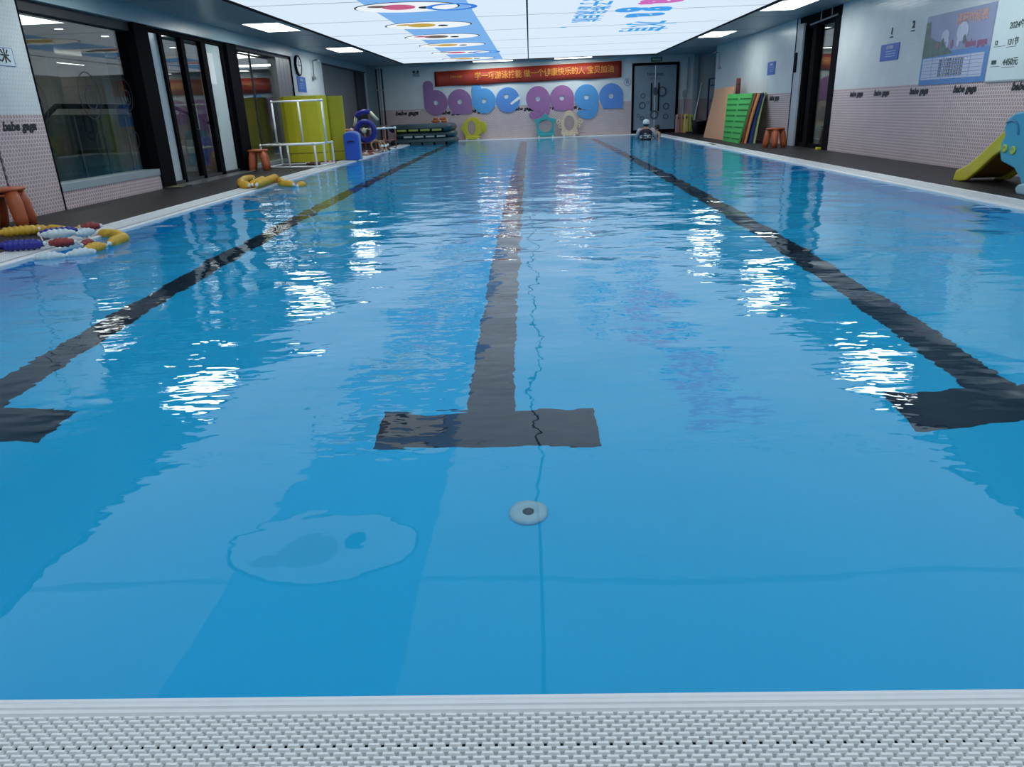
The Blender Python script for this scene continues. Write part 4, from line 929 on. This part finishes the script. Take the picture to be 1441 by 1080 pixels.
# leaning pole with dark cart behind it
t = empty('squeegee', (5.62, 27.0, DZ)); tag(t, 'white squeegee pole leaning into the dark recess', 'squeegee'); tube(bm := BM(), [(0, 0, .02), (.32, .25, 1.62)], .017, 8); mk('pole', bm, m_white, t, True); mk('blade', bx(-.2, .2, -.02, .02, 0, .05), m_dark, t)
m_navy = mat('rack_navy', (.02, .035, .13), .5, .15, 6)
t = empty('equipment_rack', (6.55, 26.4, DZ)); tag(t, 'dark blue equipment rack in the recess behind the leaning pole', 'rack')
for x in (-.35, .35):
    for y in (-.9, .9): mk('post', bx(x-.025, x+.025, y-.025, y+.025, 0, 1.75), m_navy, t)
for z in (.45, 1.0, 1.5, 1.72): mk('shelf', bx(-.38, .38, -.93, .93, z, z+.03), m_navy, t)
for k, (y, z, lab) in enumerate(((-.5, .48, 'black crate on the low shelf of the recess rack'), (.35, .48, 'second black crate on the low shelf of the recess rack'), (-.1, 1.53, 'dark blue crate on the top of the recess rack'))):
    c = empty('crate', (6.55, 26.4+y, DZ+z)); tag(c, lab, 'crate'); mk('body', bx(-.28, .28, -.33, .33, 0, .30 if z < 1 else .18), (m_black, m_dark, m_navy)[k], c, bevel=.02); mk('rim', ringp(BM(), [(-.3, -.35), (.3, -.35), (.3, .35), (-.3, .35)], [(-.26, -.31), (.26, -.31), (.26, .31), (-.26, .31)], 'xy', .28 if z < 1 else .16, .32 if z < 1 else .2), m_dark, c)
for k, (x, y, lab) in enumerate(((5.66, 25.6, 'black bin on the deck in front of the recess'), (5.62, 26.3, 'dark bin next to the kickboards'))):
    c = empty('bin', (x, y, DZ)); tag(c, lab, 'bin'); lathe(bm := BM(), [(.13, 0), (.17, .42), (.18, .44), (.16, .44), (.12, .04)], 18); mk('body', bm, (m_black, m_dark)[k], c, True); lathe(bm := BM(), [(.182, .40), (.186, .42), (.182, .44)], 18); mk('rim', bm, m_dark, c)

# ------------------------------------------------------------------ toddler slide on the right deck
t = empty('toddler_slide', (5.05, 8.4, DZ)); tag(t, 'yellow and blue plastic toddler slide on the right deck', 'slide')
m_sly = mat('slide_yellow', (.62, .52, .03), .35, .1, 5); m_slb = mat('slide_blue', (.08, .40, .55), .35, .1, 5); m_slu = mat('slide_chute_shaded', (.46, .22, .05), .45, .15, 5)  # chute brown has the shadow of its underside put into the colour
cl = [(.72, .02), (.60, .03), (.45, .09), (.25, .22), (.0, .40), (-.28, .56), (-.6, .60)]   # chute centre line (y, z)
hi = [(.70, .12), (.60, .15), (.45, .21), (.25, .34), (.0, .52), (-.28, .70), (-.6, .76)]
lo_ = [(.74, .0), (.60, .0), (.47, .02), (.27, .14), (.02, .32), (-.28, .47), (-.6, .5)]
for x in (-.02, .46): mk('side_wall', prism(BM(), hi+lo_[::-1], 'yz', x, x+.05), m_sly, t, bevel=.015)
bm = BM(); prism(bm, [(y, z+.03) for y, z in cl]+[(y, z) for y, z in cl[::-1]], 'yz', .03, .46); mk('chute', bm, m_slu, t)
body = [(-.15, .30), (-.11, .40), (-.10, .50), (-.14, .58), (-.10, .66), (-.14, .76), (-.24, .82), (-.42, .84), (-.60, .78), (-.75, .84), (-.95, .82), (-1.05, .7), (-1.05, .15), (-.95, .0), (-.62, .0), (-.52, .14), (-.40, .24), (-.28, .27)]
body = [(y-.07, z*.93) for y, z in body]
for x in (-.08, .50): mk('side_panel', prism(BM(), body, 'yz', x, x+.07), m_slb, t, bevel=.02)
mk('panel_groove', tube(BM(), [(-.085, -.30-.14*math.sin(a), .56+.13*math.cos(a)) for a in (-.6, 0, .5, 1.0, 1.6)], .012, 6), mat('slide_dark_blue', (.03, .2, .34), .4, .1, 5), t)
for y, z in ((-.27, .41), (-.41, .40), (-.67, .39)):
    b_ = mk('button', lathe(BM(), [(.042, 0), (.042, -.012), (.03, -.02), (.022, -.012), (0, -.012)], 18, (-.08, y, z), 'x'), mat('button_lime', (.40, .55, .08), .4, .1, 8), t, True)
for k in range(3): mk('step', bx(0, .5, -.95-.0*k, -.72, .14+.18*k, .17+.18*k), m_slb, t, bevel=.01)
mk('foot', prism(BM(), [(-.74, 0), (-.70, .05), (-.74, .09), (-.82, .11), (-.92, .09), (-.98, 0)], 'yz', -.18, -.06), mat('slide_pale', (.35, .55, .62), .4, .1, 5), t, bevel=.015)

# ------------------------------------------------------------------ people in the pool
m_skin = mat('skin', (.45, .28, .20), .5, .08, 8); m_hair = mat('hair_black', (.012, .01, .01), .6, .3, 30); m_vest = mat('vest_black', (.010, .010, .018), .6, .2, 10); m_sleeve = mat('sleeve_pale', (.50, .44, .46), .6, .1, 10); m_cap = mat('cap_white', (.72, .76, .78), .4, .05, 10)
def skin_body(name, joints, edges, mat_, parent, root=0, sub=2):
    me = bpy.data.meshes.new(name); me.from_pydata([j[0] for j in joints], edges, []); o = link(bpy.data.objects.new(name, me))
    sk = o.modifiers.new('skin', 'SKIN'); sk.use_smooth_shade = True; su = o.modifiers.new('sub', 'SUBSURF'); su.levels = sub; su.render_levels = sub
    for i, j in enumerate(joints):
        r = j[1]; me.skin_vertices[0].data[i].radius = r if isinstance(r, tuple) else (r, r)
    me.skin_vertices[0].data[root].use_root = True
    dg = bpy.context.evaluated_depsgraph_get(); m2 = bpy.data.meshes.new_from_object(o.evaluated_get(dg)); bpy.data.objects.remove(o); bpy.data.meshes.remove(me)
    m2.name = name; m2.materials.clear(); m2.materials.append(mat_); m2.polygons.foreach_set('use_smooth', [True]*len(m2.polygons))
    return link(bpy.data.objects.new(name, m2), parent)
def person(label, loc, rz, s, arms, cap):
    t = empty('person', loc, rz); t.scale = (s, s, s); tag(t, label, 'person')
    # facing +y, z = 0 at the pool floor; 1.6 m figure
    J = [((0, 0, .86), (.15, .11)), ((0, 0, 1.02), (.13, .10)), ((0, .0, 1.18), (.155, .11)), ((0, 0, 1.29), (.12, .085)), ((0, 0, 1.355), .052), ((0, .015, 1.41), (.058, .066)), ((0, .02, 1.47), (.078, .092)), ((0, .015, 1.54), (.072, .085)), ((0, .012, 1.585), (.03, .04)),
         ((-.09, 0, .80), .095), ((-.11, .04, .45), .062), ((-.11, -.02, .09), .04), ((-.11, .12, .03), .035),
         ((.09, 0, .80), .095), ((.11, .04, .45), .062), ((.11, -.02, .09), .04), ((.11, .12, .03), .035)]
    E_ = [(0, 1), (1, 2), (2, 3), (3, 4), (4, 5), (5, 6), (6, 7), (7, 8), (0, 9), (9, 10), (10, 11), (11, 12), (0, 13), (13, 14), (14, 15), (15, 16)]
    for sgn, (el, wr_) in zip((-1, 1), arms):
        i = len(J)
        sh = (sgn*.185, 0, 1.285); el = Vector(el); wr_ = Vector(wr_); d = (wr_-el).normalized()
        J += [(sh, .056), (tuple(el), .042), (tuple(wr_), .029), (tuple(wr_+d*.07), (.036, .02))]
        E_ += [(3, i), (i, i+1), (i+1, i+2), (i+2, i+3)]
        side = d.cross(Vector((0, 0, 1))).normalized()
        for q in range(4):   # four fingers
            b0 = wr_+d*.085+side*(.027-.018*q); k = len(J); ln = (.065, .075, .07, .055)[q]
            J += [(tuple(b0), .0095), (tuple(b0+d*ln*.6-Vector((0, 0, .006))), .008), (tuple(b0+d*ln-Vector((0, 0, .02))), .007)]; E_ += [(i+3, k), (k, k+1), (k+1, k+2)]
        k = len(J); th = wr_+d*.03+side*.035; J += [(tuple(th), .011), (tuple(th+d*.045+side*.018), .009)]; E_ += [(i+2, k), (k, k+1)]
    b = skin_body('body', J, E_, m_skin, t)
    # face
    for sx in (-.03, .03): ball(bm := BM(), (sx, .098, 1.475), .011, 8, 6); mk('eye', bm, m_hair, t, True)
    ball(bm := BM(), (0, .108, 1.455), .014, 8, 6, (.8, 1, 1.4)); mk('nose', bm, m_skin, t, True)
    tube(bm := BM(), [(-.022, .094, 1.418), (0, .1, 1.415), (.022, .094, 1.418)], .005, 6); mk('mouth', bm, mat('lip', (.35, .12, .1), .5, .1, 8), t, True)
    for sx in (-1, 1): ball(bm := BM(), (sx*.083, .012, 1.465), .022, 8, 6, (.4, .8, 1.3)); mk('ear', bm, m_skin, t, True)
    return t
def shell(name, c, rx, ry, z0, z1_, mat_, parent, n=24, prof=None):
    bm = BM(); prof = prof or [(1, 0), (1, .5), (.8, .85), (.4, .98), (0, 1)]
    lathe(bm, [(a, z0+(z1_-z0)*f) for a, f in prof], n, (c[0], c[1], 0), 'z', rx, ry); return mk(name, bm, mat_, parent, True)
ad = person('adult in a white swim cap and black vest seen from behind in the far water', (3.55, 23.75, DEP), -.25, .99, (((-.29, .12, 1.06), (-.16, .34, 1.02)), ((.30, .12, 1.06), (.24, .36, 1.04))), True)
shell('swim_cap', (0, .008), .102, .115, 1.465, 1.607, m_cap, ad)
shell('hair', (0, -.005), .09, .098, 1.41, 1.475, m_hair, ad, prof=[(.7, 0), (1, .5), (1, 1)])
shell('vest', (0, 0), .205, .145, .86, 1.345, m_vest, ad, prof=[(.9, 0), (.82, .35), (.95, .68), (.98, .84), (.7, .95), (.36, 1)])
for sx in (-1, 1): tube(bm := BM(), [(sx*.15, 0, 1.305), (sx*.21, .01, 1.275), (sx*.26, .07, 1.17), (sx*.29, .115, 1.08)], [.066, .072, .06, .056], 12); mk('sleeve', bm, m_sleeve, ad, True)
text_mesh('C 教练', .11, m_white, frame_M((1, 0, 0), (0, 0, 1), (0, -.152, 1.10)), 'vest_lettering', ad, bold=.004, extrude=.004)
text_mesh('~', .12, m_white, frame_M((1, 0, 0), (0, 0, 1), (0, -.15, 1.19)), 'vest_lettering', ad, bold=.004, extrude=.004)
ch = person('dark haired child in dark swimwear beside the adult in the far water', (4.02, 24.6, DEP+.12), 2.1, .80, (((-.27, .1, 1.08), (-.14, .3, 1.12)), ((.27, .1, 1.08), (.16, .3, 1.14))), False)
shell('hair', (0, -.01), .096, .105, 1.44, 1.61, m_hair, ch)
shell('swimsuit', (0, 0), .18, .135, .82, 1.29, mat('suit_plum', (.05, .03, .05), .6, .2, 10), ch, prof=[(.95, 0), (.85, .35), (.96, .7), (.9, .9), (.55, 1)])

# ------------------------------------------------------------------ small fittings on the back wall
t = empty('exit_sign', (4.55, YB, 2.50)); tag(t, 'dim green exit sign above the back door', 'exit sign')
mk('housing', bx(-.20, .20, -.03, 0, -.07, .07), mat('exit_green', (.02, .16, .09), .4, .1, 10), t, bevel=.006)
text_mesh('安全出口', .075, m_white, M_back(0, 0, -.033), 'lettering', t, bold=.001)
t = empty('emergency_light', (-4.05, YB, 2.36)); tag(t, 'small grey twin lamp unit left of the red banner', 'emergency light')
mk('housing', bx(-.12, .12, -.05, 0, -.12, .0), m_grey, t, bevel=.008)
for x in (-.07, .07): ball(bm := BM(), (x, -.05, .04), .045, 12, 8); mk('lamp_head', bm, m_dark, t, True)
